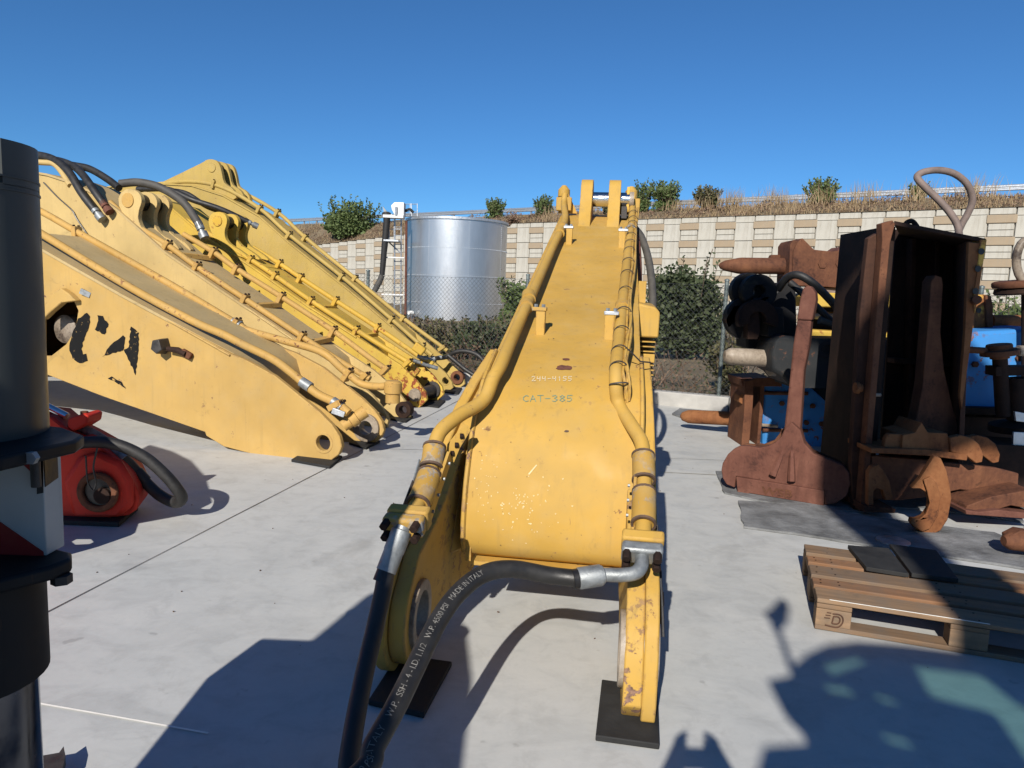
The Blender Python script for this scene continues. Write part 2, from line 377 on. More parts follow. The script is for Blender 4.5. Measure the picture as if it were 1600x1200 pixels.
# ---------------------------------------------------------------- retaining wall of precast panels
W0 = V((0, 52.8, 0)); wd = V((.808, -.589, 0)); wn = V((-.589, -.808, 0))       # along, towards the yard
WTOP = lambda s: 6.5 if s > -2 else max(3.2, 6.5 + (s + 2) * .066)
wall = thing('retaining_wall', 'pale retaining wall of plain and banded precast panels below the road', 'wall', W0)
ang_w = atan2(wd.y, wd.x); RW = Matrix.Rotation(ang_w, 4, 'Z')
PW, PH = 1.14, 1.06
def unitbox(name, mat, sx, sy, sz, bev):
    o = MB().box((0, 0, 0), (sx, sy, sz)).build(name, mat, bevel=0, ang=0); me = o.data
    bm = bmesh.new(); bm.from_mesh(me); bmesh.ops.bevel(bm, geom=bm.edges[:], offset=bev, segments=1, affect='EDGES'); bm.to_mesh(me); bm.free()
    bpy.data.objects.remove(o); return me
me_plain = unitbox('plain_panel', 'panel_cream', PW - .03, .14, PH - .03, .02)
me_tan = unitbox('tan_block', 'panel_tan', PW + .10, .20, .40, .025)
me_cream = unitbox('cream_block', 'panel_cream', PW - .09, .15, .30, .02)
core = MB()
c0, c1 = -62, 64
for c in range(c0, c1, 2):
    za, zb = WTOP(c * PW), WTOP((c + 2) * PW); a, b = W0 + wd * (c * PW), W0 + wd * ((c + 2) * PW); q = wn * -.5
    core.hexa([a + V((0, 0, -.5)), b + V((0, 0, -.5)), b + V((0, 0, zb - .06)), a + V((0, 0, za - .06))], [p + q for p in (a + V((0, 0, -.5)), b + V((0, 0, -.5)), b + V((0, 0, zb - .06)), a + V((0, 0, za - .06)))])
core.build('wall_core', 'wall_core', wall, ang=0)
pieces = []
for c in range(c0, c1):
    sC = (c + .5) * PW; top = WTOP(sC); z = top
    def put(me, h, nm, proud):
        pieces.append((me, nm, W0 + wd * sC + wn * proud + V((0, 0, z - h / 2)), h, 1.0))
    if c % 2:                                            # banded column
        k = random.choice((0, 0, 0)) ; z = top + (.13 if top > 6.3 else 0) * 0
        put(me_cream, .30, 'cream_block', .05); z -= .30 + .02
        seq = [(me_tan, .40, 'tan_block', .07), (me_cream, .30, 'cream_block', .05), (me_cream, .30, 'cream_block', .05)]
        i = 0
        while z > -.2:
            me, h, nm, pr = seq[i % 3]; put(me, h, nm, pr); z -= h + .02; i += 1
    else:
        off = .36 if (c // 2) % 2 else .30
        pieces.append((me_plain, 'plain_panel', W0 + wd * sC + wn * .05 + V((0, 0, top - off / 2)), off, off / PH)); z = top - off
        while z > -.2:
            put(me_plain, PH, 'plain_panel', .05); z -= PH
def vis(p):
    r = p - EYE; d = r.dot(_f)
    if d < 1: return None
    u = 800 + FPX * r.dot(_r) / d; v = 600 - FPX * r.dot(_u) / d
    return u, v, d
def score(pc):
    q = vis(pc[2])
    if not q: return 1e9
    u, v, d = q
    inv = 470 < u < 1620 and 320 < v < 470 and not (628 < u < 795)
    return d + (0 if inv else 1000)
pieces.sort(key=score)
rest = MB()
cnt = {}
for pc in pieces:
    me, nm, p, h, zs = pc
    if cnt.get(nm, 0) < 290 and score(pc) < 500:
        cnt[nm] = cnt.get(nm, 0) + 1
        o = bpy.data.objects.new(nm, me); COL.objects.link(o); o.parent = wall; o.location = p - W0; o.rotation_euler = (0, 0, ang_w); o.scale = (1, 1, zs)
    else:
        rest.add([RW.to_3x3() @ V((v.co.x, v.co.y, v.co.z * zs)) + p for v in me.vertices], [tuple(f.vertices) for f in me.polygons]) if nm != 'tan_block' else None
        if nm == 'tan_block': pc_tan = globals().setdefault('rest_tan', MB()); pc_tan.add([RW.to_3x3() @ v.co + p for v in me.vertices], [tuple(f.vertices) for f in me.polygons])
stuff(rest.build('far_cream_panels', 'panel_cream', wall, ang=0, fix=False))
stuff(rest_tan.build('far_tan_blocks', 'panel_tan', wall, ang=0, fix=False))

# embankment above the wall and the road's safety barrier
ET = lambda s: WTOP(s)
rows = []
for n, dz in ((.12, .03), (-.4, .12), (-1.2, .45), (-2.4, .85), (-3.6, 1.0), (-5, 1.02), (-14, 1.0), (-60, .8)):
    rows.append([W0 + wd * s_ + wn * n + V((0, 0, lerp(WTOP(s_), 6.5, min(1, -n / 3.6 if n < 0 else 0)) + dz * (1 + .12 * sin(s_ * .9 + n)))) for s_ in [k * 2.0 for k in range(-40, 40)]])
struct(MB().grid(rows).build('embankment', 'soil', fix=False))
rail = thing('road_safety_barrier', 'galvanised steel safety barrier along the road above the wall', 'barrier', W0 + wn * -4 + V((0, 0, 7.4)))
RB = lambda s_, z: W0 + wd * s_ + wn * -4.2 + V((0, 0, z))
prof = [(0, -.155), (.04, -.12), (.04, -.06), (0, -.02), (0, .02), (.04, .06), (.04, .12), (0, .155)]
for k in range(-16, 22):
    a, b = k * 4.0, k * 4.0 + 3.99
    mb = MB(); mb.grid([[RB(a, 8.06 + q[1]) + wn * q[0] for q in prof], [RB(b, 8.06 + q[1]) + wn * q[0] for q in prof]])
    mb.build('rail_beam', 'galv', rail, ang=0, fix=False, solid=.01)
    for j in (0, 1): MB().box(RB(a + j * 2.0 + .1, 7.75) - wn * .09, (.12, .12, 1.0), RW.to_3x3()).build('barrier_post', 'galv', rail)

# ---------------------------------------------------------------- plants
def leafmat(name, c1, c2, c3):
    m, t, b = newmat(name); co = coords(t)
    g = N(t, 'ShaderNodeNewGeometry'); n1 = noise(t, co, 2.6, 4, .6)
    c = mix(t, ramp(t, n1, [(.35, 0), (.65, 1)]), c1, c2)
    c = mix(t, mul(t, g.outputs['Random Per Island'], .55), c, c3)
    t.links.new(c, b.inputs['Base Color']); b.inputs['Roughness'].default_value = .6; b.inputs['Specular IOR Level'].default_value = .3
    tr = N(t, 'ShaderNodeBsdfTranslucent'); t.links.new(c, tr.inputs[0]); mx = N(t, 'ShaderNodeMixShader'); mx.inputs[0].default_value = .22
    out = t.nodes['Material Output']; t.links.new(b.outputs[0], mx.inputs[1]); t.links.new(tr.outputs[0], mx.inputs[2]); t.links.new(mx.outputs[0], out.inputs[0])
leafmat('leaf_green', (.065, .10, .032), (.11, .155, .05), (.18, .22, .085))
leafmat('leaf_dark', (.034, .052, .022), (.062, .085, .036), (.12, .13, .07))
leafmat('leaf_olive', (.065, .078, .03), (.115, .115, .05), (.19, .15, .085))
leafmat('dry_grass', (.27, .18, .095), (.38, .27, .145), (.46, .37, .23))
leafmat('dry_bramble', (.13, .078, .055), (.21, .135, .09), (.31, .21, .14))
plainmat('twig', (.12, .085, .06), .9, var=.3)
def leaves(mb, c, rad, n, size, rng, upright=0, clump=9, fill=.55):
    cl = []
    for k in range(clump):
        while True:
            p = V((rng.uniform(-1, 1), rng.uniform(-1, 1), rng.uniform(-1, 1)))
            if p.length < 1: break
        cl.append((p * rng.uniform(.55, .85), rng.uniform(.28, .5)))
    for k in range(n):
        p0, r0 = cl[rng.randrange(clump)]
        d = V((rng.gauss(0, 1), rng.gauss(0, 1), rng.gauss(0, 1))).normalized() * r0 * rng.uniform(fill, 1.05)
        p = p0 + d; q = V((c[0] + p.x * rad[0], c[1] + p.y * rad[1], c[2] + p.z * rad[2]))
        if q.z < c[2] - rad[2] * .98: continue
        a = V((rng.gauss(0, 1), rng.gauss(0, 1), rng.gauss(0, .7) + upright)).normalized(); s_ = size * rng.uniform(.6, 1.35)
        b = a.cross(V((rng.gauss(0, 1), rng.gauss(0, 1), rng.gauss(0, 1)))).normalized() * s_ * .34
        mb.add([q, q + a * s_ * .5 + b, q + a * s_, q + a * s_ * .5 - b], [(0, 1, 2, 3)])
def bush(name, label, base, rad, n, size, mat, seed, group=None, upright=0, clump=12, stems=5, sprigs=0, cat='bush'):
    rng = random.Random(seed); base = V(base); o = thing(name, label, cat, base, group)
    c = base + V((0, 0, rad[2] * .95)); mb = MB(); leaves(mb, c, rad, n, size, rng, upright, clump)
    tw = MB()
    for k in range(stems):
        d = V((rng.uniform(-.6, .6) * rad[0], rng.uniform(-.6, .6) * rad[1], rad[2] * rng.uniform(1.0, 1.5)))
        tw.tube(sm([base + V((rng.uniform(-.08, .08), rng.uniform(-.08, .08), -.05)), base + d * .5 + V((rng.uniform(-.1, .1), 0, 0)), base + d], 3), [max(.006, rad[0] * .035 * (1 - j / 7.5)) for j in range(7)], 5)
    for k in range(sprigs):                              # shoots that stand out of the crown
        a = rng.uniform(0, 2 * pi); rr = sqrt(rng.uniform(0, 1)) * .85
        p = c + V((cos(a) * rr * rad[0], sin(a) * rr * rad[1], rad[2] * .55 * sqrt(max(0, 1 - rr * rr)))); L = rad[2] * rng.uniform(.35, .95)
        d = V((cos(a) * .5 * rr + rng.gauss(0, .12), sin(a) * .5 * rr + rng.gauss(0, .12), 1)).normalized()
        tw.tube([p - d * L * .3, p + d * L], .008, 4)
        for j in range(16):
            q = p + d * L * (j / 15); e = V((rng.gauss(0, 1), rng.gauss(0, 1), rng.gauss(.8, .5))).normalized() * size * rng.uniform(.6, 1.2); b_ = e.cross(V((rng.gauss(0, 1), rng.gauss(0, 1), rng.gauss(0, 1)))).normalized() * size * .3
            mb.add([q, q + e * .5 + b_, q + e, q + e * .5 - b_], [(0, 1, 2, 3)])
    mb.build('crown', mat, o, ang=0, fix=False); tw.build('trunk', 'twig', o)
    return o
def wallpt(u, v, n, z):                                   # a point above the wall at offset n behind its face, on the pixel column u
    r = ray(u, v); F = W0 + wn * -n; t_ = (F - EYE).dot(wn) / r.dot(wn); p = EYE + r * t_; p.z = z; return p
G1 = 'shrubs growing along the top of the wall'
bush('shrub', 'large dense green shrub on the dry bank left of the silver tank', wallpt(545, 380, 1.0, 5.4), (3.0, 2.2, 1.75), 9000, .26, 'leaf_green', 1, G1, .5, 26, 9, 40)
bush('shrub', 'small upright shrub on the bank just right of the silver tank', wallpt(773, 345, 2.2, 6.65), (.75, .75, .9), 1000, .18, 'leaf_green', 2, G1, .9, 9, 5, 60)
bush('shrub', 'small conical shrub on the bank left of the centre boom lugs', wallpt(848, 345, 2.2, 6.65), (.7, .7, .9), 1100, .18, 'leaf_green', 3, G1, .9, 8, 5, 50)
bush('shrub', 'slim dark shrub right against the centre boom lugs', wallpt(1003, 335, 2.2, 6.65), (.7, .7, 1.15), 1300, .19, 'leaf_green', 4, G1, 1, 8, 5, 45)
bush('shrub', 'tall leafy shrub right of the centre boom lugs, with many upright shoots', wallpt(1038, 335, 2.4, 6.65), (.9, .85, 1.1), 1800, .20, 'leaf_green', 5, G1, 1, 12, 6, 80)
bush('shrub', 'feathery yellow-green shrub above the wall, between the boom and the breakers', wallpt(1103, 335, 2.4, 6.65), (.8, .75, .9), 1000, .18, 'leaf_olive', 6, G1, 1, 9, 6, 80)
bush('shrub', 'rounded shrub on the bank above the topmost rusty breaker', wallpt(1280, 325, 2.6, 6.65), (.85, .85, .95), 1300, .18, 'leaf_green', 7, G1, .8, 10, 6, 70)
bush('shrub', 'thin shrub in dry grass seen beside the brown hose loop', wallpt(1432, 320, 2.6, 6.65), (.55, .55, .75), 1500, .17, 'leaf_green', 8, G1, .8, 9, 5, 12)
bush('shrub', 'low shrub seen between the two lugs of the centre boom', wallpt(950, 340, 1.6, 6.8), (.6, .6, .55), 1000, .18, 'leaf_olive', 9, G1, .8, 9, 5, 8)
bush('hanging_shrub', 'dry shrub spilling over the wall top at the tank', wallpt(800, 365, .1, 6.15), (.55, .4, .5), 1200, .16, 'dry_bramble', 10, None, .1, 9, 4, 4)
# dry grass and scrub on the bank
rng = random.Random(21); gr = MB(); scrub = MB()
def blade(mb, p, h, wdt):
    a = rng.uniform(0, 2 * pi); lean = V((rng.gauss(0, .22), rng.gauss(0, .22), 1)); e = V((cos(a), sin(a), 0)) * wdt
    tip = p + lean * h; mid = p + lean * h * .55 + V((0, 0, .04)); mb.add([p - e, p + e, mid + e * .7, tip, mid - e * .7], [(0, 1, 2, 3, 4)])
for k in range(11000):
    s_ = rng.uniform(-32, 36); n_ = rng.uniform(-.05, 3.9); b_ = lerp(WTOP(s_), 6.5, min(1, n_ / 3.6)) + interp([(-1, 0), (0, .05), (1.2, .45), (2.4, .85), (3.6, 1.0), (9, 1)], n_)
    tall = .55 + .7 * max(0, sin(s_ * .63) * sin(s_ * .21 + 1.3)) + (.35 if s_ > 14 else 0)
    blade(gr, W0 + wd * s_ - wn * n_ + V((0, 0, b_ - .05)), rng.uniform(.14, .42) * tall, .018)
for k in range(1100):                                     # taller clumps of dry stalks
    cs = rng.choice((11.5, 14.8, 17.5, 20, 22.5, 25, 27.5, 1.5, 5, 8, 13.2)); s_ = cs + rng.gauss(0, .5); n_ = 2.2 + rng.gauss(0, .5)
    blade(gr, W0 + wd * s_ - wn * n_ + V((0, 0, 7.2)), rng.uniform(.7, 1.35) * (1.1 if cs > 14 else .7), .016)
for k in range(16000):
    s_ = rng.uniform(-34, 36); n_ = rng.uniform(-.12, 2.8); b_ = lerp(WTOP(s_), 6.5, min(1, max(0, n_) / 3.6)) + interp([(-1, 0), (0, .05), (1.2, .45), (2.4, .85), (3.6, 1.0)], n_) + rng.uniform(-.05, .42) * (.6 + .5 * sin(s_ * 1.9))
    q = W0 + wd * s_ - wn * n_ + V((0, 0, b_)); e = V((rng.gauss(0, 1), rng.gauss(0, 1), rng.gauss(.3, .8))).normalized() * rng.uniform(.08, .24); f = e.cross(V((rng.gauss(0, 1), rng.gauss(0, 1), 1))).normalized() * .035
    scrub.add([q - f, q + e * .6, q + e, q + f], [(0, 1, 2, 3)])
o = stuff(gr.build('dry_grass', 'dry_grass', ang=0, fix=False)); tag(o, 'straw coloured dry grass covering the bank above the wall', 'grass')
o = stuff(scrub.build('dry_scrub', 'dry_bramble', ang=0, fix=False)); tag(o, 'brown dried scrub along the edge of the wall top', 'scrub')

# plants between kerb and wall
bush('bush', 'big round dark evergreen bush behind the fence right of the centre boom', py(1058, 600, 15.5).xy.to_3d() + V((0, 0, .2)), (.92, .95, 1.02), 15000, .10, 'leaf_dark', 31, None, .1, 40, 9, 8)
bush('bush', 'light green bush at the right foot of the silver tank', py(803, 500, 22).xy.to_3d() + V((0, 0, .1)), (.62, .6, .85), 3200, .15, 'leaf_green', 32, None, .3, 12, 5, 14)
bush('bush', 'small green bush between the blue breaker and the rusty disc, far right', py(1578, 520, 17).xy.to_3d() + V((0, 0, .3)), (1.1, .9, .72), 5000, .12, 'leaf_green', 33, None, .4, 16, 6, 16)
bush('bush', 'olive green bush low beside the fence post, under the evergreen bush', kp(3.9, 1.1, .1), (.42, .4, .42), 2600, .075, 'leaf_olive', 34, None, .4, 12, 5, 18)
for k, (u, y, r, h, mt) in enumerate(((668, 15.5, .6, .34, 'leaf_olive'), (700, 14.5, .62, .38, 'leaf_olive'), (748, 14.2, .60, .40, 'leaf_dark'), (785, 14.6, .60, .42, 'leaf_olive'), (835, 14.0, .7, .48, 'leaf_olive'), (640, 17, .6, .33, 'dry_bramble'))):
    names = ['thin bramble bush in front of the tank at its left', 'sparse olive bramble bush in front of the tank', 'dark green bramble bush in front of the tank centre', 'olive bramble bush under the right side of the tank', 'olive bramble bush against the left edge of the centre boom', 'dry bramble bush beside the tank ladder']
    bush('bramble_bush', names[k], py(u, 560, y).xy.to_3d() + V((0, 0, .1)), (r, r, h), 3400, .085, mt, 40 + k, 'bramble bushes behind the fence', .3, 16, 7, 26)
rng = random.Random(5); br = MB(); dry = MB()
for k in range(5200):                                     # undergrowth behind the kerb
    s_ = rng.uniform(-6, 12); n_ = rng.uniform(.28, 1.7); h = rng.uniform(.05, .16 + .33 * n_)
    q = kp(s_, n_, .1 + h); e = V((rng.gauss(0, 1), rng.gauss(0, 1), rng.gauss(.2, .7))).normalized() * rng.uniform(.04, .12); f = e.cross(V((rng.gauss(0, 1), rng.gauss(0, 1), 1))).normalized() * .02
    (dry if rng.random() < .45 else br).add([q - f, q + e * .6, q + e, q + f], [(0, 1, 2, 3)])
for k in range(420):                                      # dry stalks
    s_ = rng.uniform(-5, 11); p = kp(s_, rng.uniform(.25, 1.3), .1); d = V((rng.gauss(0, .5), rng.gauss(-.1, .4), rng.uniform(.6, 1.4)))
    d = d.normalized() * rng.uniform(.2, .8); dry.tube([p, p + d * .6 + V((0, 0, .05)), p + d], .006, 3)
o = stuff(br.build('undergrowth', 'leaf_dark', ang=0, fix=False)); tag(o, 'dark leafy undergrowth just behind the concrete kerb', 'undergrowth')
o = stuff(dry.build('dry_weeds', 'dry_bramble', ang=0, fix=False)); tag(o, 'dry brown weeds and stalks spilling over the kerb', 'weeds')

# ---------------------------------------------------------------- chain-link fence
fence = thing('wire_fence', 'chain-link fence on slim galvanised posts behind the kerb', 'fence', kp(0, .3))
FT, FB = 1.72, .2
post_r = pl(1130, 520, kp(0, .14), kd); s_r = (post_r - kp(0, .14)).dot(kd)
post_l = pl(575, 450, kp(0, .14), kd); s_l = (post_l - kp(0, .14)).dot(kd)
step = (s_r - s_l) / 2
for k in range(-2, 5):
    s_ = s_l + step * k; p = kp(s_, .14)
    po = MB().cyl(p + V((0, 0, .15)), p + V((0, 0, FT + .06)), .028, 10).build('post', 'galv_post', fence)
    MB().lathe(p + V((0, 0, FT + .06)), p + V((0, 0, FT + .09)), [(0, .036), (.6, .034), (1, .01)], 10).build('post_cap', 'galv_post', po)
    wm = MB(); pitch = .075; L = step; H = FT - FB; x = -H
    while x < L:
        for sg in (1, -1):
            xa, xb = (x, x + H); za, zb = (FB, FT) if sg > 0 else (FT, FB)
            ta = max(0, (0 - xa) / H); tb = min(1, (L - xa) / H)
            if tb > ta: wm.tube([kp(s_ + xa + H * ta, .10 + .003 * sg, lerp(za, zb, ta)), kp(s_ + xa + H * tb, .10 + .003 * sg, lerp(za, zb, tb))], .0021, 3, False)
        x += pitch
    for z in (FB + .05, (FB + FT) / 2, FT): wm.tube([kp(s_, .10, z), kp(s_ + L, .10, z)], .0022, 3, False)
    stuff(wm.build('wire_mesh', 'wire', fence, ang=0, fix=False))

# ---------------------------------------------------------------- silver tank
def tankmat():
    m, t, b = newmat('tank_steel'); co = coords(t)
    n1 = noise(t, coords(t, (1, 1, .25)), 3, 6, .6); n2 = noise(t, co, 24, 5, .7)
    c = mix(t, ramp(t, n1, [(.3, 0), (.7, 1)]), (.47, .485, .50), (.56, .575, .59)); t.links.new(c, b.inputs['Base Color'])
    b.inputs['Metallic'].default_value = .85; t.links.new(ramp(t, n2, [(.3, .32), (.7, .42)]), b.inputs['Roughness']); bump(t, b, n1, .04, .02)
tankmat()
TY = 27.0; TR = 1.98; tcx = py(712, 470, TY + TR).x - .02; TT = py(712, 342, TY).z + .02; TB = .05
tank = thing('storage_tank', 'round galvanised steel tank of bolted sheets behind the fence', 'tank', (tcx, TY + TR, TB))
tc = V((tcx, TY + TR, 0)); nC = 4; ch = (TT - TB) / nC
for k in range(nC):
    z0, z1 = TB + k * ch, TB + (k + 1) * ch + .03; r_ = TR + .003 * (nC - k)
    for j in range(8):
        a0, a1 = 2 * pi * j / 8 + .3 + k * .0, 2 * pi * (j + 1) / 8 + .3 + .012
        MB().grid([[tc + V((r_ + .002 * (i / 14)) * V((cos(lerp(a0, a1, i / 14)), sin(lerp(a0, a1, i / 14)), 0))) + V((0, 0, z)) for i in range(15)] for z in (z0, z1)]).build('sheet', 'tank_steel', tank, ang=30, fix=False, solid=-.006)
    bm_ = MB()
    for j in range(150):
        a = 2 * pi * j / 150
        if sin(a) < .25:
            d = V((cos(a), sin(a), 0)); bm_.box(tc + d * (r_ + .012) + V((0, 0, z1 - .06)), (.022, .022, .022))
    for j in range(8):
        a = 2 * pi * j / 8 + .32; d = V((cos(a), sin(a), 0))
        if d.y < .2:
            for i in range(14): bm_.box(tc + d * (r_ + .014) + V((0, 0, z0 + ch * (i + .5) / 14)), (.02, .02, .02))
    stuff(bm_.build('sheet_bolts', 'tank_steel', tank, ang=0))
MB().ring(tc + V((0, 0, TT - .02)), tc + V((0, 0, TT + .07)), TR + .06, TR - .05, 56).build('rim', 'galv', tank)
MB().lathe(tc + V((0, 0, TT - .3)), tc + V((0, 0, TT - .28)), [(0, TR - .03), (1, TR - .03)], 40).build('roof', 'galv', tank)
MB().cyl(tc + V((-TR * .75, -TR * .75, .62)), tc + V((-TR * .82, -TR * .82, .62)), .08, 10).build('valve', 'white_paint', tank)
# platform, ladder and filling gear at its left
tp = lambda u, v, y=TY + .6: py(u, v, y)
for u in (616, 626): MB().tube([tp(u, 545), tp(u + 1, 340)], .03, 6).build('ladder_rail', 'galv', tank)
for k in range(14): MB().tube([tp(616, 530 - 13.5 * k), tp(626, 530 - 13.5 * k)], .018, 5).build('ladder_rung', 'galv', tank)
MB().tube([tp(633, 545, TY + .4), tp(635, 345, TY + .4)], .045, 8).build('drain_pipe', 'rust_red', tank)
p = tp(614, 377); MB().box(p, (.55, .9, .06)).build('platform', 'galv', tank)
MB().tube([tp(606, 377), tp(626, 395)], .03, 6).build('brace', 'galv', tank)
for u in (608, 616): MB().tube([tp(u, 377), tp(u, 345)], .02, 5).build('guard_post', 'galv', tank)
for v in (358, 346): MB().tube([tp(605, v), tp(626, v)], .018, 5).build('guard_rail', 'galv', tank)
hd = MB(); q = [tp(u, v, TY + .2) for u, v in ((611, 321), (616, 316), (631, 316), (631, 337), (617, 337), (612, 327))]; hd.prism(q, (0, .5, 0)); hd.build('filling_head', 'white_paint', tank, bevel=.02)
MB().tube([tp(619, 323, TY + .15), tp(619, 336, TY + .15)], .05, 8).build('slide_rod', 'galv', tank)
MB().box(tp(616, 339, TY + .4), (.75, .5, .1)).build('head_bracket', 'white_paint', tank)
MB().tube([tp(604, 337, TY + .3), tp(612, 337, TY + .3)], .06, 8).build('outlet_elbow', 'white_paint', tank)
MB().tube(sm([tp(604, 335, TY + .3), tp(604, 350, TY + .3), tp(600, 395, TY + .3), tp(597, 430, TY + .3)], 4), [.13, .13, .13, .13, .13, .125, .12, .12, .11, .11, .11, .10, .10], 10).build('filling_hose', 'rubber', tank)
MB().tube(sm([tp(597, 430, TY + .3), tp(592, 442, TY + .3), tp(585, 455, TY + .3)], 4), .11, 10).build('hose_end', 'hose_grey', tank)
MB().prism([tp(u, v, TY + .25) for u, v in ((598, 322), (604, 330), (608, 334), (600, 334))], (0, .08, 0)).build('funnel_flap', 'fitting', tank)
MB().lathe(tp(604, 331, TY + .3), tp(604, 337, TY + .3), [(0, .1), (.3, .17), (.7, .17), (1, .1)], 10).build('outlet_cap', 'dark_metal', tank)
MB().tube(sm([tp(632, 330, TY + .5), tp(640, 327, TY + .5), tp(646, 332, TY + .5)], 4), .05, 8).build('cable_loop', 'rubber', tank)
for u in (641, 643, 652): MB().tube([tp(u, 342, TY + .9), tp(u, 318, TY + .9)], .015, 5).build('guard_post', 'galv', tank)
for v in (319, 331): MB().tube([tp(634, v, TY + .9), tp(652, v, TY + .9)], .014, 5).build('guard_rail', 'galv', tank)
for v in (402, 460): MB().tube([tp(596, v, TY + .4), tp(632, v + 1, TY + .4)], .03, 6).build('hose_stay', 'white_paint', tank)
# ================================================================== CENTRE BOOM (fork end towards the camera)
YAW = radians(8.1); BO = V((.118, 2.5, 0)); ba = V((sin(YAW), cos(YAW), 0)); bb_ = V((cos(YAW), -sin(YAW), 0))
def B(s_, w_, z): return BO + ba * s_ + bb_ * w_ + V((0, 0, z))
TOPP = [(.60, .335), (.52, .345), (.465, .375), (.435, .43), (.43, .50), (.44, .58), (.465, .68), (.51, .78), (.57, .89), (.66, 1.0), (.78, 1.085), (.92, 1.145), (1.1, 1.205), (1.5, 1.325), (1.9, 1.45), (2.5, 1.63), (3.2, 1.842), (4.0, 2.085), (4.55, 2.25), (4.85, 2.31), (5.15, 2.30), (5.5, 2.20), (6.2, 1.92), (7.4, 1.36), (8.3, .9)]
_tz = TOPP[6:]
def ztop(s_): return interp(_tz, s_)
HW = [(.0, .365), (.5, .365), (.65, .364), (.95, .36), (1.3, .36), (9, .36)]
boom = thing('excavator_boom', 'big orange-yellow excavator boom in the centre, its forked foot end towards the viewer', 'boom', B(0, 0, 0), 'excavator booms laid in the yard')
mb = MB()
NW = 13
rows = [[B(s_, interp(HW, s_) * (2 * k / (NW - 1) - 1), z) for k in range(NW)] for s_, z in TOPP]
mb.grid(rows); top = mb.build('top_plate', 'yellow', boom, ang=50, solid=.02)
def pix_plate(u, v, lift=.003):          # pixel -> point on the top plate
    r = ray(u, v)
    for (s0, z0), (s1, z1) in zip(TOPP, TOPP[1:]):
        p0, p1 = B(s0, 0, z0), B(s1, 0, z1); n = (p1 - p0).cross(bb_).normalized()
        if n.dot(r) > 0: n = -n
        den = n.dot(r)
        if abs(den) < 1e-6: continue
        h = EYE + r * ((p0 - EYE).dot(n) / den); t_ = (h - p0).dot(p1 - p0) / (p1 - p0).length_squared
        if -.001 <= t_ <= 1.001 and abs((h - p0).dot(bb_)) < .9 and (h - EYE).dot(_f) > 0: return h + n * lift
    return None
# side plates of the box
def stripplate(mb, ss, zb, zt, w0, w1):
    a = []; b = []
    for s_ in ss: a.append([B(s_, w0(s_), zb(s_)), B(s_, w0(s_), zt(s_)), B(s_, w1(s_), zt(s_)), B(s_, w1(s_), zb(s_))])
    vs = [p for l in a for p in l]; n = len(a); fs = []
    for i in range(n - 1):
        for k in range(4): fs.append((i * 4 + k, i * 4 + (k + 1) % 4, (i + 1) * 4 + (k + 1) % 4, (i + 1) * 4 + k))
    fs += [(3, 2, 1, 0), tuple((n - 1) * 4 + k for k in range(4))]
    mb.add(vs, fs)
ZB = [(.3, .34), (.6, .34), (1.0, .30), (1.3, .26), (2.2, .45), (3.4, .85), (4.4, 1.12), (5.0, 1.15), (5.8, .95), (7.2, .50), (8.3, .42)]
ss = [.45, .55, .66, .78, .92, 1.1, 1.3, 1.6, 2.2, 3, 4, 4.55, 4.85, 5.15, 5.5, 6.2, 7.4, 8.3]
for sg, nm in ((-1, 'side_plate'), (1, 'side_plate')):
    mb = MB(); stripplate(mb, ss, lambda q: interp(ZB, q), lambda q: ztop(q) - .012, lambda q: sg * (interp(HW, q) - .03), lambda q: sg * (interp(HW, q) - .006)); mb.build(nm, 'yellow', boom)
mb = MB(); mb.grid([[B(q, w_, interp(ZB, q) + .004) for w_ in (-.32, .32)] for q in ss]); mb.build('bottom_plate', 'yellow', boom, solid=.02)
# fork: each leg is an outer plate, an inner plate and a pin boss
FC, FR = (.14, .225), .22
def forkline(r, grow=0):
    arc = circ(FC, r, 18, radians(118), radians(282), True)
    return [(1.18, .30), (1.18, ztop(1.18) - .02 + grow), (.92, 1.08 + grow), (.74, .97 + grow), (.58, .84 + grow), (.44, .70 + grow), (.30, .58 + grow), (.14, .49 + grow * .6)] + arc + [(.34, .012), (.60, .16)]
hole = circ(FC, .095, 22)
forkline_ = forkline
def legw(sg, s_, t):                     # the left leg spreads outwards, the right one runs straight
    k = max(0, min(1, (1.18 - s_) / 1.0))
    return (-(.305 + t) - .185 * k) if sg < 0 else (.305 + t + .035 * k)
for sg in (-1, 1):
    m3 = lambda p, q, t: B(p, legw(sg, p, t), q)
    if sg > 0:                           # the right leg ends in a blunt worn toe
        FC = (.06, .215); hole = circ(FC, .095, 22)
        forkline = lambda r, grow=0: [(1.18, .30), (1.18, ztop(1.18) - .02 + grow), (.92, 1.08 + grow), (.74, .97 + grow), (.58, .84 + grow), (.44, .70 + grow), (.30, .58 + grow), (.16, .50 + grow * .6), (.06, .45 + grow), (-.02, .375 + grow), (-.075, .28 + grow * .5), (-.105, .18 + grow * .3), (-.115, .09), (-.10 - grow, .03), (-.06 - grow, .008), (.34, .012), (.60, .16)]
    o1 = MB().plate(forkline(FR), [hole[::-1]], m3, .055, .105).build('fork_leg', 'yellow', boom, bevel=.006)
    o2 = MB().plate(forkline(FR - .03, -.03), [hole[::-1]], m3, -.012, .055).build('fork_doubler', 'yellow_worn', boom, bevel=.006)
    MB().ring(m3(FC[0], FC[1], -.03), m3(FC[0], FC[1], .11), .138, .093, 28).build('pin_boss', 'bare_steel', o1, bevel=.004)
    mb = MB(); mb.hexa([B(.60, sg * .352, .36), B(1.1, sg * .352, .3), B(1.1, sg * .352, 1.1), B(.70, sg * .352, .96)], [m3(.44, .36, -.011), m3(1.1, .3, -.011), m3(1.1, 1.1, -.011), m3(.60, .80, -.011)]); mb.build('cheek_plate', 'yellow', boom, bevel=.01)
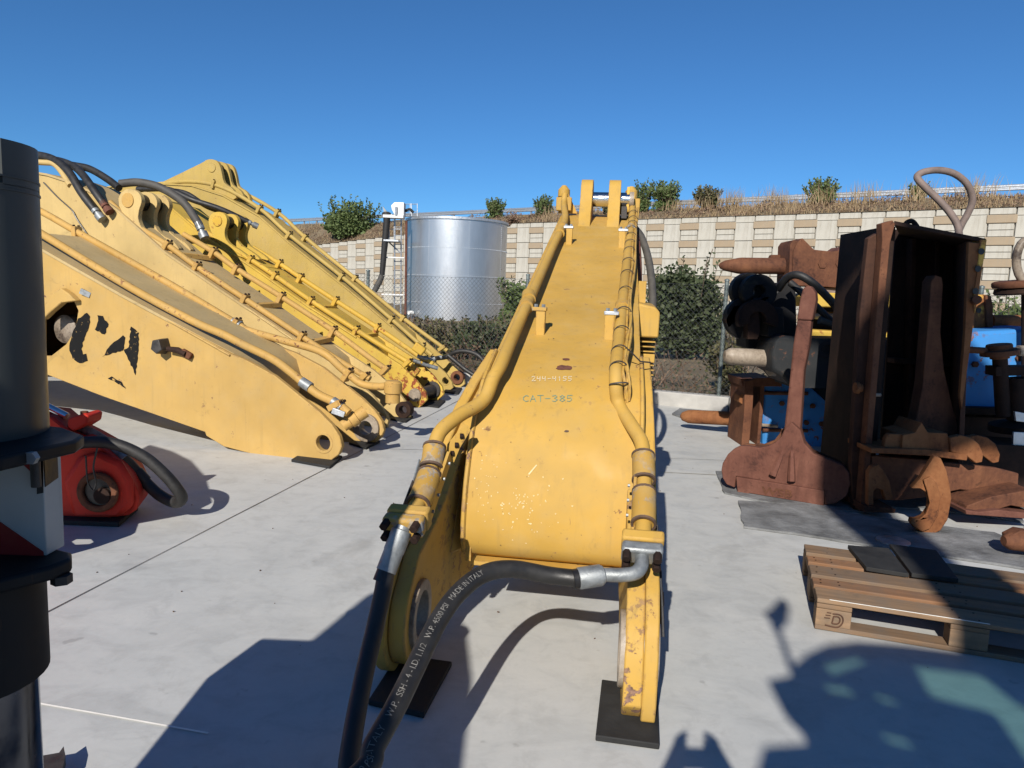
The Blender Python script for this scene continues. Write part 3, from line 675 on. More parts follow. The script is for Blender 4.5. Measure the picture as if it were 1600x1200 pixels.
# rim weld along the nose
for sg in (-1, 1):
    MB().tube([B(s_ - .004, sg * (interp(HW, s_) + .004), z + .004) for s_, z in TOPP[2:13]], .011, 6).build('weld_bead', 'yellow_worn', boom)
# lifting/stick-cylinder lugs
LUG = [(4.10, 2.09), (4.22, 2.20), (4.35, 2.40)] + circ((4.52, 2.445), .15, 10, radians(150), radians(20), True) + [(4.72, 2.38), (4.80, 2.33), (4.95, 2.28), (4.95, 2.2)]
LUGW = ((-.165, -.055), (.095, .205))
for w0, w1 in LUGW:
    MB().plate(LUG, [], lambda p, q, t: B(p, t, q), w0, w1).build('cylinder_lug', 'yellow', boom, bevel=.008)
pin = MB().cyl(B(4.52, -.17, 2.415), B(4.52, .30, 2.415), .068, 26).build('pin', 'chrome', boom)
MB().box(B(4.53, .275, 2.415), (.025, .12, .23), Matrix.Rotation(-YAW, 3, 'Z')).build('keeper_plate', 'rust_yellow', pin, bevel=.004)
MB().cyl(B(4.52, .29, 2.415), B(4.52, .33, 2.415), .075, 20).build('pin_head', 'bare_steel', pin)
MB().box(B(4.46, .245, 2.29), (.05, .07, .11), Matrix.Rotation(-YAW, 3, 'Z')).build('pin_lock', 'dark_metal', pin)

# hydraulic pipes on the boom
PH = .078
def onplate(pts): return [pix_plate(u, v, PH) for u, v in pts]
LPATH = [B(4.66, -.335, ztop(4.66) + .20), B(4.55, -.33, ztop(4.55) + .11)] + onplate([(882, 359), (862, 405), (839, 460), (820, 505), (800, 552), (784, 592), (773, 610)]) + [py(755, 626, 3.14), py(718, 649, 3.03), py(690, 672, 2.95), py(680, 694, 2.91), py(676, 720, 2.86), py(669, 748, 2.78), py(656, 782, 2.67), py(640, 808, 2.57)]
RPATH = [B(4.66, .32, ztop(4.66) + .20), B(4.55, .318, ztop(4.55) + .11)] + onplate([(986, 362), (980, 410), (974, 470), (968, 531), (963, 580), (961, 612)]) + [py(966, 630, 3.17), py(985, 662, 3.06), py(1001, 688, 2.97), py(1005, 712, 2.92), py(1006, 750, 2.83), py(1006, 800, 2.70), py(1004, 846, 2.58)]
PR = .0305
for nm, P_ in (('L', LPATH), ('R', RPATH)):
    path = sm(P_, 5); pipe = MB().tube(path, PR, 16).build('hydraulic_pipe', 'yellow', boom); pipe_path = path
    sg = -1 if nm == 'L' else 1
    # two-part worn clamp sleeves near the foot
    for i0, (s0, s1) in enumerate(((-16, -10), (-9, -3)) if nm == 'R' else ((-20, -13), (-12, -4))):
        seg = path[s0:s1]; slv = MB().tube(seg, .047, 16).build('clamp_sleeve', 'yellow_clamp', pipe, bevel=.004)
        for e in (seg[0], seg[-1]): 
            d = (seg[-1] - seg[0]).normalized(); MB().ring(e - d * .005, e + d * .005, .049, .04, 18).build('sleeve_rim', 'grime', slv)
    # weld socket at the upper end
    up = path[2]; MB().box(up + V((0, .02, -.05)), (.15, .06, .13), Matrix.Rotation(-YAW, 3, 'Z')).build('pipe_block', 'yellow', pipe, bevel=.008)
    MB().lathe(up + V((0, .10, .03)), up + V((0, .10, .14)), [(0, .06), (.6, .058), (1, .02)], 14).build('pipe_elbow', 'yellow', pipe)
    MB().hexa([up + V((sg * -.02, .06, .10)), up + V((sg * -.02, .1, .10)), up + V((sg * -.14, .1, -.13)), up + V((sg * -.14, .06, -.13))], [up + V((sg * .03, .06, .10)), up + V((sg * .03, .1, .10)), up + V((sg * .05, .1, -.13)), up + V((sg * .05, .06, -.13))]).build('gusset', 'yellow', pipe)
    # flange on the end towards the camera
    e = path[-1]; d = (path[-1] - path[-4]).normalized(); x = bb_.copy(); y_ = d.cross(x).normalized(); R3 = Matrix((x, y_, d)).transposed()
    fl = MB().box(e + d * .0, (.155, .085, .05), R3).build('flange_block', 'yellow', boom, bevel=.01)
    mbk = MB(); mbk.box(e + d * .052, (.15, .08, .05), R3); mbk.build('split_flange', 'yellow_clamp' if nm == 'L' else 'fitting', fl, bevel=.012)
    for cx in (-.055, .055):
        for cy in (-.024, .024):
            MB().tube([e + R3 @ V((cx, cy, .07)), e + R3 @ V((cx, cy, .108))], .0165, 6).build('bolt', 'rust_dark', fl, bevel=.002)
    if nm == 'L': EL, dL = e.copy(), d.copy()
    else: ER, dR = e.copy(), d.copy(); pathR = path
# pipe brackets: post + saddle
def bracket(u, v, sg, pc, hgt=.12, gal=True):
    p0 = pix_plate(u, v, 0); p1 = pix_plate(*pc, PH); d = (pix_plate(pc[0], pc[1] - 12, PH) - p1).normalized(); Rz = Matrix.Rotation(-YAW, 3, 'Z')
    br_ = MB().box(p0 + V((0, 0, hgt / 2 - .01)), (.05, .045, hgt + .03), Rz).build('pipe_bracket', 'yellow', boom, bevel=.004)
    MB().box(p0 + V((-sg * -.008, 0, hgt + .012)), (.078, .055, .02), Rz).build('clamp_tab', 'galv' if gal else 'yellow_clamp', br_, bevel=.003)
    MB().ring(p1 - d * .03, p1 + d * .03, .041, .028, 18).build('clamp_band', 'yellow_clamp', br_)
    for k in (-.02, .02): MB().hexbolt(p0 + V((k - sg * -.008, 0, hgt + .022)), (0, 0, 1), .011, .016).build('bolt', 'fitting', br_)
bracket(889, 381, -1, (878, 369)); bracket(971, 386, 1, (985, 372)); bracket(844, 521, -1, (822, 498), gal=False); bracket(951, 528, 1, (971, 500))
for pc in ((826, 484), (874, 378)):
    p1 = pix_plate(*pc, PH); d = (pix_plate(pc[0], pc[1] - 12, PH) - p1).normalized(); MB().ring(p1 - d * .05, p1 + d * .05, .041, .028, 18).build('pipe_cuff', 'yellow', boom)
# the broken half shells of the left clamp
e0, e1 = py(657, 728, 2.84), py(645, 768, 2.76)
MB().grid([[lerp(e0, e1, k / 4) + V((.02 * cos(a) - .02, 0, .035 * sin(a))) for a in (-.9, -.3, .3, .9)] for k in range(5)]).build('broken_clamp_shell', 'fitting', boom, solid=.006)
e0, e1 = py(648, 764, 2.75), py(633, 804, 2.68)
MB().grid([[lerp(e0, e1, k / 4) + V((.03 * cos(a) - .03, 0, .045 * sin(a))) for a in (-1.0, -.3, .3, .9)] for k in range(5)]).build('broken_clamp_shell', 'dark_metal', boom, solid=.006)
for sg, q in ((-1, ((700, 712, 2.90), (666, 812, 2.68))), (1, ((990, 748, 2.84), (985, 842, 2.66)))):
    a0, a1 = py(*q[0]), py(*q[1]); dd = (a1 - a0).normalized(); up = bb_.cross(dd).normalized()
    rl = MB().hexa([a0 - up * .03, a0 + up * .03, a1 + up * .03, a1 - up * .03], [p + bb_ * .012 for p in (a0 - up * .03, a0 + up * .03, a1 + up * .03, a1 - up * .03)]).build('stud_rail', 'yellow', boom)
    for k in range(4): MB().hexbolt(lerp(a0, a1, (k + .5) / 4) + bb_ * (.012 if sg < 0 else -.022), bb_, .007, .009).build('stud', 'fitting', rl)
a0 = [py(u, v, 2.98) for u, v in ((696, 720), (699, 694), (717, 672), (727, 664), (731, 672), (714, 700), (705, 722))]
br2 = MB().prism(a0, bb_ * .012).build('slotted_bracket', 'yellow', boom)
for u, v in ((704, 708), (711, 695), (719, 681)):
    p = py(u, v, 2.975); MB().cyl(p - ba * .004, p + bb_ * .014, .011, 10).build('slot', 'rust_dark', br2)

# cables strapped along the right pipe
rpath = sm(RPATH[1:9], 9)
for off, wob, ph in ((.036, .005, 0), (.050, .008, 1.2), (.043, .01, 2.6)):
    MB().tube([p + bb_ * (off + wob * sin(i * .35 + ph)) + V((0, 0, .012 + .008 * sin(i * .5 + ph))) for i, p in enumerate(rpath[2:])], .0075, 6).build('cable', 'yellow', boom)
for i in (5, 8, 10, 12, 14, 16, 18, 21, 24, 28, 33, 38, 44, 50, 56):
    p = rpath[i]; d = (rpath[i + 1] - rpath[i - 1]).normalized(); MB().ring(p - d * .003 + bb_ * .012, p + d * .003 + bb_ * .012, .0445, .0405, 18).build('cable_tie', 'dark_metal', boom)
MB().tube([p + bb_ * .05 for p in (rpath[44] + V((0, 0, .02)), rpath[43] + bb_ * .06 - V((0, 0, .05)), rpath[42] + bb_ * .11 - V((0, 0, .068)))], .004, 5).build('cable_tie', 'dark_metal', boom)

# louvred lamp guard bolted to the right side
gd = V((0, 0, 0)); GS = 2.02
hood = MB().plate([(0, 0), (.135, 0), (.135, .16), (.10, .19), (0, .21)], [], lambda p, q, t: B(GS + t, .36 + p, 1.26 + q + .05 * t), 0, .35).build('lamp_guard', 'yellow', boom, bevel=.012)
for z in (1.235, 1.205, 1.175, 1.09, 1.06, 1.03): MB().box(B(GS + .15, .42, z), (.115, .32, .006), Matrix.Rotation(-YAW, 3, 'Z')).build('louvre', 'yellow', hood)
MB().box(B(GS + .15, .42, 1.132), (.12, .30, .055), Matrix.Rotation(-YAW, 3, 'Z')).build('guard_bar', 'yellow', hood, bevel=.005)
MB().box(B(GS + .15, .415, 1.005), (.11, .30, .02), Matrix.Rotation(-YAW, 3, 'Z')).build('guard_bar', 'yellow', hood)
MB().box(B(GS + .32, .42, 1.13), (.12, .02, .28), Matrix.Rotation(-YAW, 3, 'Z')).build('guard_back', 'yellow_worn', hood)
MB().box(B(GS + .25, .385, 1.53), (.05, .08, .16), Matrix.Rotation(-YAW, 3, 'Z')).build('guard_bracket', 'yellow', hood)
# hoses looping down from the boom's right shoulder
h = MB().tube(sm([B(4.2, .345, 2.13), B(4.1, .42, 2.02), B(3.9, .49, 1.78), B(3.6, .52, 1.45), B(3.4, .49, 1.1), B(3.3, .40, .9)], 6), .033, 12).build('boom_hose', 'hose_grey', boom)
h = MB().tube(sm([B(4.25, .345, 2.14), B(4.0, .38, 1.96), B(3.8, .405, 1.62), B(3.7, .40, 1.2)], 6), .026, 10).build('boom_hose', 'rust_red', boom)
# small fittings under the right flange
for k, (u0, u1, y_) in enumerate(((1020, 1022, 2.60), (1030, 1033, 2.60))):
    MB().lathe(py(u0, 892, y_), py(u1, 960 + 14 * k, y_), [(0, .010), (.4, .010), (.41, .015), (.65, .015), (.66, .010), (1, .009)], 8).build('test_coupling', 'fitting' if k == 0 else 'rust_dark', boom)
MB().lathe(py(1010, 975, 2.50), py(1029, 976, 2.50), [(0, .028), (.6, .028), (.61, .02), (1, .016)], 14).build('grease_plug', 'bare_steel', boom)
MB().tube(sm([py(1026, 820, 2.7), py(1030, 880, 2.62), py(1034, 940, 2.56), py(1036, 995, 2.5)], 4), .006, 6).build('grease_line', 'black_gloss', boom)
# paint wear and hand-written marks on the top plate
def mark(name, polys, mat, lift=.0025):
    mb = MB()
    for poly in polys:
        q = [pix_plate(u, v, lift) for u, v in poly]
        if all(q): mb.add(q, [tuple(range(len(q)))])
    if mb.f:
        o_ = mb.build(name, mat, top, ang=0, fix=False)
        if len(polys) > 1: stuff(o_)
def ell(u, v, a, b_, n=14, jag=.25): return [(u + a * cos(2 * pi * k / n) * random.uniform(1 - jag, 1 + jag), v + b_ * sin(2 * pi * k / n) * random.uniform(1 - jag, 1 + jag)) for k in range(n)]
mark('worn_spot', [ell(881, 575, 13, 4)], 'rust_red'); mark('worn_spot', [ell(885, 562, 6, 1.8)], 'rust_red')
mark('worn_spot', [ell(885, 674, 3.4, 1.7)], 'grime')
random.seed(11)
mark('paint_scuff', [ell(random.gauss(822, 22), random.gauss(792, 26), random.uniform(.4, 1.5), random.uniform(.5, 1.6), 7, .5) for k in range(70)] + [ell(random.gauss(758, 12), random.gauss(760, 30), random.uniform(.4, 1.0), random.uniform(.5, 1.4), 7, .5) for k in range(30)] + [[(825, 741), (838, 726), (839.5, 727), (827, 742)]], 'scuff')
mark('dirt_fleck', [ell(random.uniform(760, 965), random.uniform(380, 860), random.uniform(.3, 1.1), random.uniform(.25, .8), 6, .5) for k in range(60)], 'grime')
GLY = {'2': [[(0, .8), (.2, 1), (.7, 1), (.85, .75), (0, 0), (1, .05)]], '4': [[(.1, 1), (.05, .5), (.9, .5)], [(.8, 1), (.75, 0)]], '-': [[(.1, .5), (.9, .5)]], '1': [[(.3, .75), (.55, 1), (.5, 0)]],
       '5': [[(.95, 1), (.15, 1), (.1, .55), (.7, .6), (.85, .3), (.5, 0), (.05, .1)]], 'C': [[(.95, .85), (.55, 1), (.1, .7), (.05, .3), (.5, 0), (.95, .12)]], 'A': [[(0, 0), (.45, 1), (.95, 0)], [(.2, .4), (.8, .4)]],
       'T': [[(0, 1), (1, 1)], [(.5, 1), (.5, 0)]], '3': [[(.05, .9), (.6, 1), (.85, .78), (.4, .55), (.9, .3), (.5, 0), (.05, .1)]], '8': [[(.5, .55), (.1, .78), (.5, 1), (.9, .78), (.5, .55), (.05, .25), (.5, 0), (.95, .25), (.5, .55)]]}
def strokes(txt, u0, v0, cw, chh, gap, wdt, slope=0):
    polys = []
    for i, chx in enumerate(txt):
        for st in GLY.get(chx, []):
            for (x0, y0), (x1, y1) in zip(st, st[1:]):
                a = V((u0 + i * (cw + gap) + x0 * cw, v0 - y0 * chh + slope * i)); b = V((u0 + i * (cw + gap) + x1 * cw, v0 - y1 * chh + slope * i))
                d = (b - a); n = V((-d.y, d.x)).normalized() * wdt; d = d.normalized() * wdt * .6
                polys.append([tuple(a - d - n), tuple(b + d - n), tuple(b + d + n), tuple(a - d + n)])
    return polys
mark('chalk_number', strokes('244-4155', 831, 596, 6.0, 7.0, 2.1, .5), 'chalk', .003)
mark('marker_writing', strokes('CAT-385', 817, 628, 9.2, 9.5, 2.2, .5), 'green_mark', .003)

# the two pressure hoses
HR = .031
def hosething(name, label, pts, ferr, R_, text=None):
    path = sm(pts, 10); o = thing(name, label, 'hose', path[-1] * V((1, 1, 0)) if False else V((path[-1].x, path[-1].y, 0)))
    MB().tube(path, HR, 18).build('rubber_hose', 'hose', o, ang=60)
    return o, path
# right: bent steel elbow, crimped collar, black hose sweeping to the left
e = ER + dR * .06
elbow = [e, e + dR * .05, e + dR * .085 - bb_ * .02, e + dR * .10 - bb_ * .07, e + dR * .105 - bb_ * .13]
c0 = elbow[-1]; c1 = py(903, 904, c0.y - .02)
hp = [c1, py(860, 899, 2.45), py(800, 889, 2.42), py(755, 897, 2.36), py(715, 928, 2.25), py(682, 975, 2.12), py(650, 1040, 1.97), py(618, 1105, 1.83), py(585, 1165, 1.72), py(555, 1218, 1.64), V((-.62, 1.35, .22)), V((-.85, 1.05, .05)), V((-1.0, .6, .034))]
o, hpath = hosething('hydraulic_hose', 'thick black hose with printed lettering sweeping left from the right fork flange', hp, None, None)
MB().tube(sm(elbow, 5), .0255, 14).build('steel_elbow', 'fitting', o)
MB().lathe(c0, c1, [(0, .028), (.05, .034), (.12, .034), (.13, .039), (.95, .039), (1, .036)], 18).build('crimp_collar', 'fitting', o)
d_ = (c1 - c0).normalized(); MB().tube([c1 - d_ * .01, c1 + d_ * .02], .036, 14).build('frayed_end', 'black_gloss', o)
# lettering running along the hose
def hose_text(txt, path, R0, size, start, ang, parent, flip=False):
    cu = bpy.data.curves.new('print', 'FONT'); cu.body = txt; cu.size = size; ob = bpy.data.objects.new('print', cu); COL.objects.link(ob)
    me0 = ob.to_mesh(); vs_ = [v.co.copy() for v in me0.vertices]; fs_ = [tuple(f.vertices) for f in me0.polygons]; ob.to_mesh_clear(); bpy.data.objects.remove(ob)
    cum = [0]
    for a, b in zip(path, path[1:]): cum.append(cum[-1] + (b - a).length)
    out = []
    for v in vs_:
        s_ = start + (v.x if not flip else -v.x); i = 0
        while i < len(cum) - 2 and cum[i + 1] < s_: i += 1
        t_ = (s_ - cum[i]) / (cum[i + 1] - cum[i]); p = lerp(path[i], path[i + 1], t_); tn = (path[min(i + 2, len(path) - 1)] - path[max(i - 1, 0)]).normalized()
        view = (EYE - p).normalized(); e1 = (view - tn * view.dot(tn)).normalized(); e2 = e1.cross(-tn if flip else tn)
        th = ang + (v.y - size * .35) / R0
        out.append(p + (e1 * cos(th) + e2 * sin(th)) * (R0 + .0012))
    MB().add(out, fs_).build('print', 'hose_print', parent, ang=0, fix=False)['kind'] = 'stuff'
L_ = sum((b - a).length for a, b in zip(hpath, hpath[1:]))
hose_text('P. 4500 PSI-ITALY    W.P.  SSH - 4 - I.D. 1.1/2   W.P. 4500 PSI   MADE IN ITALY', hpath, HR, .026, 1.24, .22, o, True)
# left: straight ferrule then hose hanging down
e = EL + dL * .06; f1 = py(603, 893, e.y - .07)
hp = [f1, py(598, 925, e.y - .11), py(585, 985, e.y - .20), py(570, 1050, e.y - .32), py(556, 1120, e.y - .45), py(545, 1190, e.y - .58), py(538, 1250, e.y - .68), V((-.62, 1.62, .09)), V((-.75, 1.3, .034)), V((-.9, .9, .034))]
o, lp2 = hosething('hydraulic_hose', 'worn black hose hanging straight down from the left fork flange', hp, None, None)
MB().lathe(e, f1, [(0, .031), (.08, .031), (.1, .038), (.55, .038), (.58, .036), (1, .036)], 16).build('steel_ferrule', 'fitting', o)
d_ = (f1 - e).normalized(); MB().tube([f1 - d_ * .01, f1 + d_ * .04], .0335, 14).build('frayed_end', 'black_gloss', o)
# rubber pads under the fork
def pad(name, label, pix, t_=.022, mat='mat_rubber', group='rubber pads under the boom feet', z=0):
    q = [gp(u, v, 0) for u, v in pix]; c = sum(q, V((0, 0, 0))) / 4; o = MB().prism([p + V((0, 0, z + .002)) for p in q], (0, 0, t_)).build(name, mat, None, bevel=.004)
    return tag(o, label, 'rubber pad', group)
pad('rubber_pad', 'black rubber pad under the left fork leg of the centre boom', [(575, 1103), (662, 1124), (706, 1042), (622, 1030)])
pad('rubber_pad', 'black rubber pad under the right fork leg of the centre boom', [(930, 1159), (1030, 1173), (1027, 1082), (940, 1070)])
# ================================================================== ROW OF BOOMS AT THE LEFT (foot ends to the right)
RD = V((-.96, .28, 0)).normalized(); RN = V((.28, .96, 0)).normalized()
def row_boom(label, foot, W, top_px, depth, hole_px, hr, mat, worn, near_px, far_px, nclamp, fclamp, bars, lug, tip=7.2, cav=None, bot_px=None, ring='bare_steel', prn=.034, sadd=.9, topmat='dusty_top'):
    F = gp(*foot); o = thing('excavator_boom', label, 'boom', F, 'excavator booms laid in the yard')
    T3 = lambda s_, z, t: F + RD * s_ + RN * t + V((0, 0, z))
    def P2(u, v, t=0): p = pl(u, v, F + RN * t, RD); return ((p - F).dot(RD), p.z)
    tp = [P2(u, v) for u, v in top_px]                       # from the far (left, high) end to the foot
    sL, zL = tp[0]; tp = [(max(tip, sL + 2.2), .55), (lerp(sL, max(tip, sL + 2.2), .45), zL * .78)] + tp
    ts = sorted(tp[:], key=lambda q: q[0])
    hc = P2(*hole_px); smax = tp[0][0]
    if bot_px: bt = [P2(u, v) for u, v in bot_px]; bt = bt + [(lerp(bt[-1][0], smax, .5), bt[-1][1] + .02), (smax, .15)]
    else:
        bt = [(.35, .02), (.8, .05)] + [(s_, max(.06, interp(ts, s_) - interp(depth, s_))) for s_ in (1.2, 1.7, 2.3, 3.0, 3.8, 4.6)] + [(smax, .15)]
    bt = [q for q in bt if q[1] > -.5]
    outline = tp + bt
    holes = [circ(hc, hr, 18)]
    if cav: holes.append([P2(u, v) for u, v in cav])
    for t0, nm in ((0, 'side_plate'), (W - .05, 'side_plate')):
        hs = holes if t0 == 0 else holes[:1]
        sp = MB().plate(outline, [h_[::-1] for h_ in hs], lambda a, b, t: T3(a, b, t), t0, t0 + .05).build(nm, mat, o, bevel=.006)
        # foot doubler and pin boss
        dl = circ(hc, hr * 2.35, 22)
        MB().ring(T3(hc[0], hc[1], t0 - (.035 if t0 else .004)), T3(hc[0], hc[1], t0 + .05 + (.004 if not t0 else .02)), hr * (1.95 if t0 else 1.35), hr * .98, 26).build('pin_boss', ring if t0 else mat, sp, bevel=.004)
    # top and bottom plates, the top one dipping between the fork cheeks
    tops = [q for q in ts if q[0] > sadd]; s0, z0 = sadd, interp(ts, sadd)
    row = [(s0 - .16, z0 - .42), (s0 - .17, z0 - .25), (s0 - .12, z0 - .1), (s0, z0 - .02)] + [(a, b - .004) for a, b in tops]
    tpl = MB().grid([[T3(a, b + .008, t) for t in (-.018 if i > 4 else .04, W * .5, W + .018 if i > 4 else W - .04)] for i, (a, b) in enumerate(row)]).build('top_plate', topmat, o, solid=.025, ang=50)
    MB().grid([[T3(a, b + .01, t) for t in (.04, W - .04)] for a, b in bt]).build('bottom_plate', mat, o, solid=.02)
    MB().tube([T3(a, b - .012, -.008) for a, b in tops], .010, 6).build('weld_bead', mat, o)
    # pipes, clamps, bars
    def line(px, t): return [pl(u, v, F + RN * t, RD) for u, v in px]
    pN = sm(line(near_px, .05), 5); pF = sm(line(far_px, W - .05), 5)
    for p in (pN, pF): MB().tube(p, prn, 12).build('hydraulic_pipe', worn if 'lemon' not in mat else mat, o)
    Rz = Matrix((-RD, RN, V((0, 0, 1)))).transposed()
    def clampat(u, v, t):
        p = pl(u, v, F + RN * t, RD)
        slope = interp([(a, 0) for a, b in ts], 1); s_ = (p - F).dot(RD); dz = (interp(ts, s_ + .15) - interp(ts, s_ - .15)) / .3; th = atan2(dz, 1)
        ax = (RD + V((0, 0, dz))).normalized(); up = RN.cross(ax).normalized(); up = up if up.z > 0 else -up
        R3 = Matrix((ax, RN, up)).transposed()
        c_ = MB().box(p - up * .02, (.055, .10, .12), R3).build('pipe_clamp', worn, o, bevel=.006)
        MB().box(p + up * .045, (.05, .085, .014), R3).build('clamp_strap', worn, c_, bevel=.002)
        for k in (-.03, .03): MB().hexbolt(p + up * .052 + RN * k, up, .013, .018).build('bolt', 'rust_dark', c_)
    for u, v in nclamp: clampat(u, v, .05)
    for u, v in fclamp: clampat(u, v, W - .05)
    for (u0, v0), (u1, v1) in bars:
        a = pl(u0, v0, F + RN * .05, RD) - V((0, 0, .06)); b = pl(u1, v1, F + RN * (W - .05), RD) - V((0, 0, .06))
        MB().hexa([a + V((-.03, 0, -.03)), a + V((.03, 0, -.045)), a + V((.03, 0, .005)), a + V((-.03, 0, .02))], [b + V((-.03, 0, -.03)), b + V((.03, 0, -.045)), b + V((.03, 0, .005)), b + V((-.03, 0, .02))]).build('cross_bar', worn, o)
    # lugs for the stick cylinder
    if lug:
        lp_, ts_, bc, br_ = lug
        q = [P2(u, v, ts_[0][0]) for u, v in lp_]
        for k, (t0, t1) in enumerate(ts_):
            q_ = [(v_.x, v_.y) for v_ in sm([V((a, b, 0)) for a, b in q], 3)]
            lo = MB().plate(q_, [], lambda a, b, t: T3(a, b, t), t0, t1).build('cylinder_lug', mat, o, bevel=.008)
            c = P2(*bc, ts_[0][0])
            MB().cyl(T3(c[0], c[1], t0 - .012), T3(c[0], c[1], t1 + .012), br_, 20).build('pin_boss', worn if k == 0 else 'rust_dark', lo, bevel=.004)
            if k: MB().cyl(T3(c[0], c[1], ts_[k - 1][1] + .012), T3(c[0], c[1], t0), br_ * 1.15, 18).build('dark_bushing', 'black_gloss', lo)
    return o, F, T3, P2
D1 = [(0, .45), (1, .8), (2, 1.1), (3, 1.2), (9, 1.1)]
# nearest boom, with remains of black lettering
oA, FA, TA, PA = row_boom('nearest boom of the left row, with torn black letters on its side', (505, 721), .84,
    [(20, 360), (71, 391), (192, 460), (261, 497), (360, 553), (381, 561), (429, 587), (455, 608), (497, 642), (518, 663), (530, 681), (534, 697), (529, 710), (518, 719), (505, 722)], D1, (505, 692), .070, 'yellow_pale', 'yellow_pale_worn',
    [(20, 338), (71, 369), (200, 447), (300, 501), (350, 523), (379, 538), (426, 561), (455, 582), (476, 600), (497, 616), (518, 626), (529, 632), (545, 645)],
    [(20, 308), (71, 334), (120, 362), (262, 442), (370, 506), (387, 516), (442, 532), (502, 550), (534, 576), (544, 584), (565, 600), (590, 604), (605, 603)],
    [(527, 632)], [(120, 362), (370, 506), (544, 584)], [], None, cav=[(66, 556), (66, 495), (90, 472), (115, 470), (122, 485), (118, 515), (103, 538), (80, 556)],
    bot_px=[(473, 720), (400, 711), (350, 698), (322, 681), (320, 675), (162, 620), (72, 585), (20, 566)], prn=.037)
for u, v in ((478, 601), (527, 632)):
    p = pl(u, v, FA + RN * .05, RD); d = (pl(u + 20, v + 13, FA + RN * .05, RD) - p).normalized()
    MB().tube([p - d * .05, p + d * .05], .046, 14).build('clamp_band', 'fitting', oA)
p = pl(370, 506, FA + RN * .79, RD); d = (pl(390, 517, FA + RN * .79, RD) - p).normalized(); MB().tube([p - d * .05, p + d * .05], .046, 14).build('clamp_band', 'fitting', oA)
p = pl(530, 640, FA + RN * .02, RD); MB().box(p + V((0, -.03, -.02)), (.11, .02, .05), Matrix.Rotation(.3, 3, 'Y')).build('clamp_tab', 'galv', oA, bevel=.003)
p = pl(548, 655, FA + RN * .12, RD); MB().lathe(p + V((-.06, -.02, -.06)), p + V((.12, .04, .07)), [(0, .05), (.3, .052), (.32, .065), (.6, .065), (.62, .055), (1, .055)], 14).build('pipe_union', 'yellow_pale_worn', oA)
p = pl(614, 603, FA + RN * .79, RD); MB().lathe(p + V((0, 0, .05)), p + V((0, 0, -.16)), [(0, .06), (.1, .085), (.55, .085), (.6, .07), (1, .07)], 16).build('pipe_swivel', 'yellow_pale_worn', oA)
LET = [[(435, 320), (465, 215), (490, 150), (545, 115), (565, 140), (560, 190), (530, 270), (510, 340), (520, 375), (540, 370), (550, 415), (500, 430), (455, 400), (435, 350)],
       [(610, 130), (645, 135), (655, 160), (680, 185), (655, 250), (595, 220), (615, 165)], [(640, 390), (700, 310), (770, 255), (785, 270), (770, 350)],
       [(820, 200), (870, 240), (868, 350), (848, 505), (775, 345), (805, 330)], [(675, 525), (700, 512), (750, 540), (790, 590), (740, 560)]]
random.seed(3)
def jag(poly, amp=5):
    out = []
    for (x0, y0), (x1, y1) in zip(poly, poly[1:] + poly[:1]):
        n = max(1, int(math.hypot(x1 - x0, y1 - y0) / 16))
        out += [(lerp(x0, x1, k / n) + (random.uniform(-amp, amp) if k else 0), lerp(y0, y1, k / n) + (random.uniform(-amp, amp) if k else 0)) for k in range(n)]
    return out
paint('letter_black', (.008, .008, .008), chip=(.40, .25, .08), chips=.37, dirt=.03, dust=(.1, .07, .03), chipscale=26, rough=.75, spec=.15)
for poly in LET:
    q = [PA(x / 4, y / 4 + 460) for x, y in jag(poly)]
    MB().plate(q, [], lambda a, b, t: TA(a, b, t), -.0035, -.002).build('torn_letter', 'letter_black', oA, ang=0)
q = [pl(u, v, FA - RN * .07, RD) for u, v in ((66, 482), (78, 460), (94, 450), (106, 458), (118, 470), (96, 473), (78, 488), (66, 500))]
MB().cut([(u, v) for u, v in ((66, 482), (78, 460), (94, 450), (106, 458), (118, 470), (96, 473), (78, 488), (66, 500))], q, [p + RN * .07 for p in q]).build('boss_collar', 'yellow_pale', oA, bevel=.01)
MB().lathe(TA(*PA(80, 515), .12), TA(*PA(80, 515), .7), [(0, .10), (.05, .14), (1, .14)], 24).build('cylinder_pin', 'bare_steel', oA)
# broken bracket on its side
p = pl(262, 540, FA, RD); MB().hexa([p + RD * x + V((0, 0, z)) for x, z in ((.09, -.03), (.07, .06), (-.01, .07), (-.04, -.03), (.02, -.08))], [p + RD * x + V((0, 0, z)) - RN * .12 for x, z in ((.08, -.03), (.06, .05), (-.01, .06), (-.04, -.03), (.02, -.07))]).build('broken_bracket', 'dark_metal', oA, bevel=.006)
p = pl(285, 547, FA, RD); MB().tube([p + RD * .11 - RN * .06 + V((0, 0, .01)), p - RN * .05, p - RD * .08 - RN * .05 + V((0, 0, -.03))], [.022, .03, .026], 8).build('rusted_bolt', 'rust_dark', oA)
MB().box(p - RD * .07 - RN * .03 + V((0, 0, -.03)), (.10, .05, .06), Matrix.Rotation(.5, 3, 'Y')).build('rusted_bolt', 'rust', oA, bevel=.008)
p = pl(135, 458, FA, RD); MB().box(p - RN * .01, (.10, .02, .05), Matrix.Rotation(.4, 3, 'Y')).build('small_plate', 'fitting', oA)
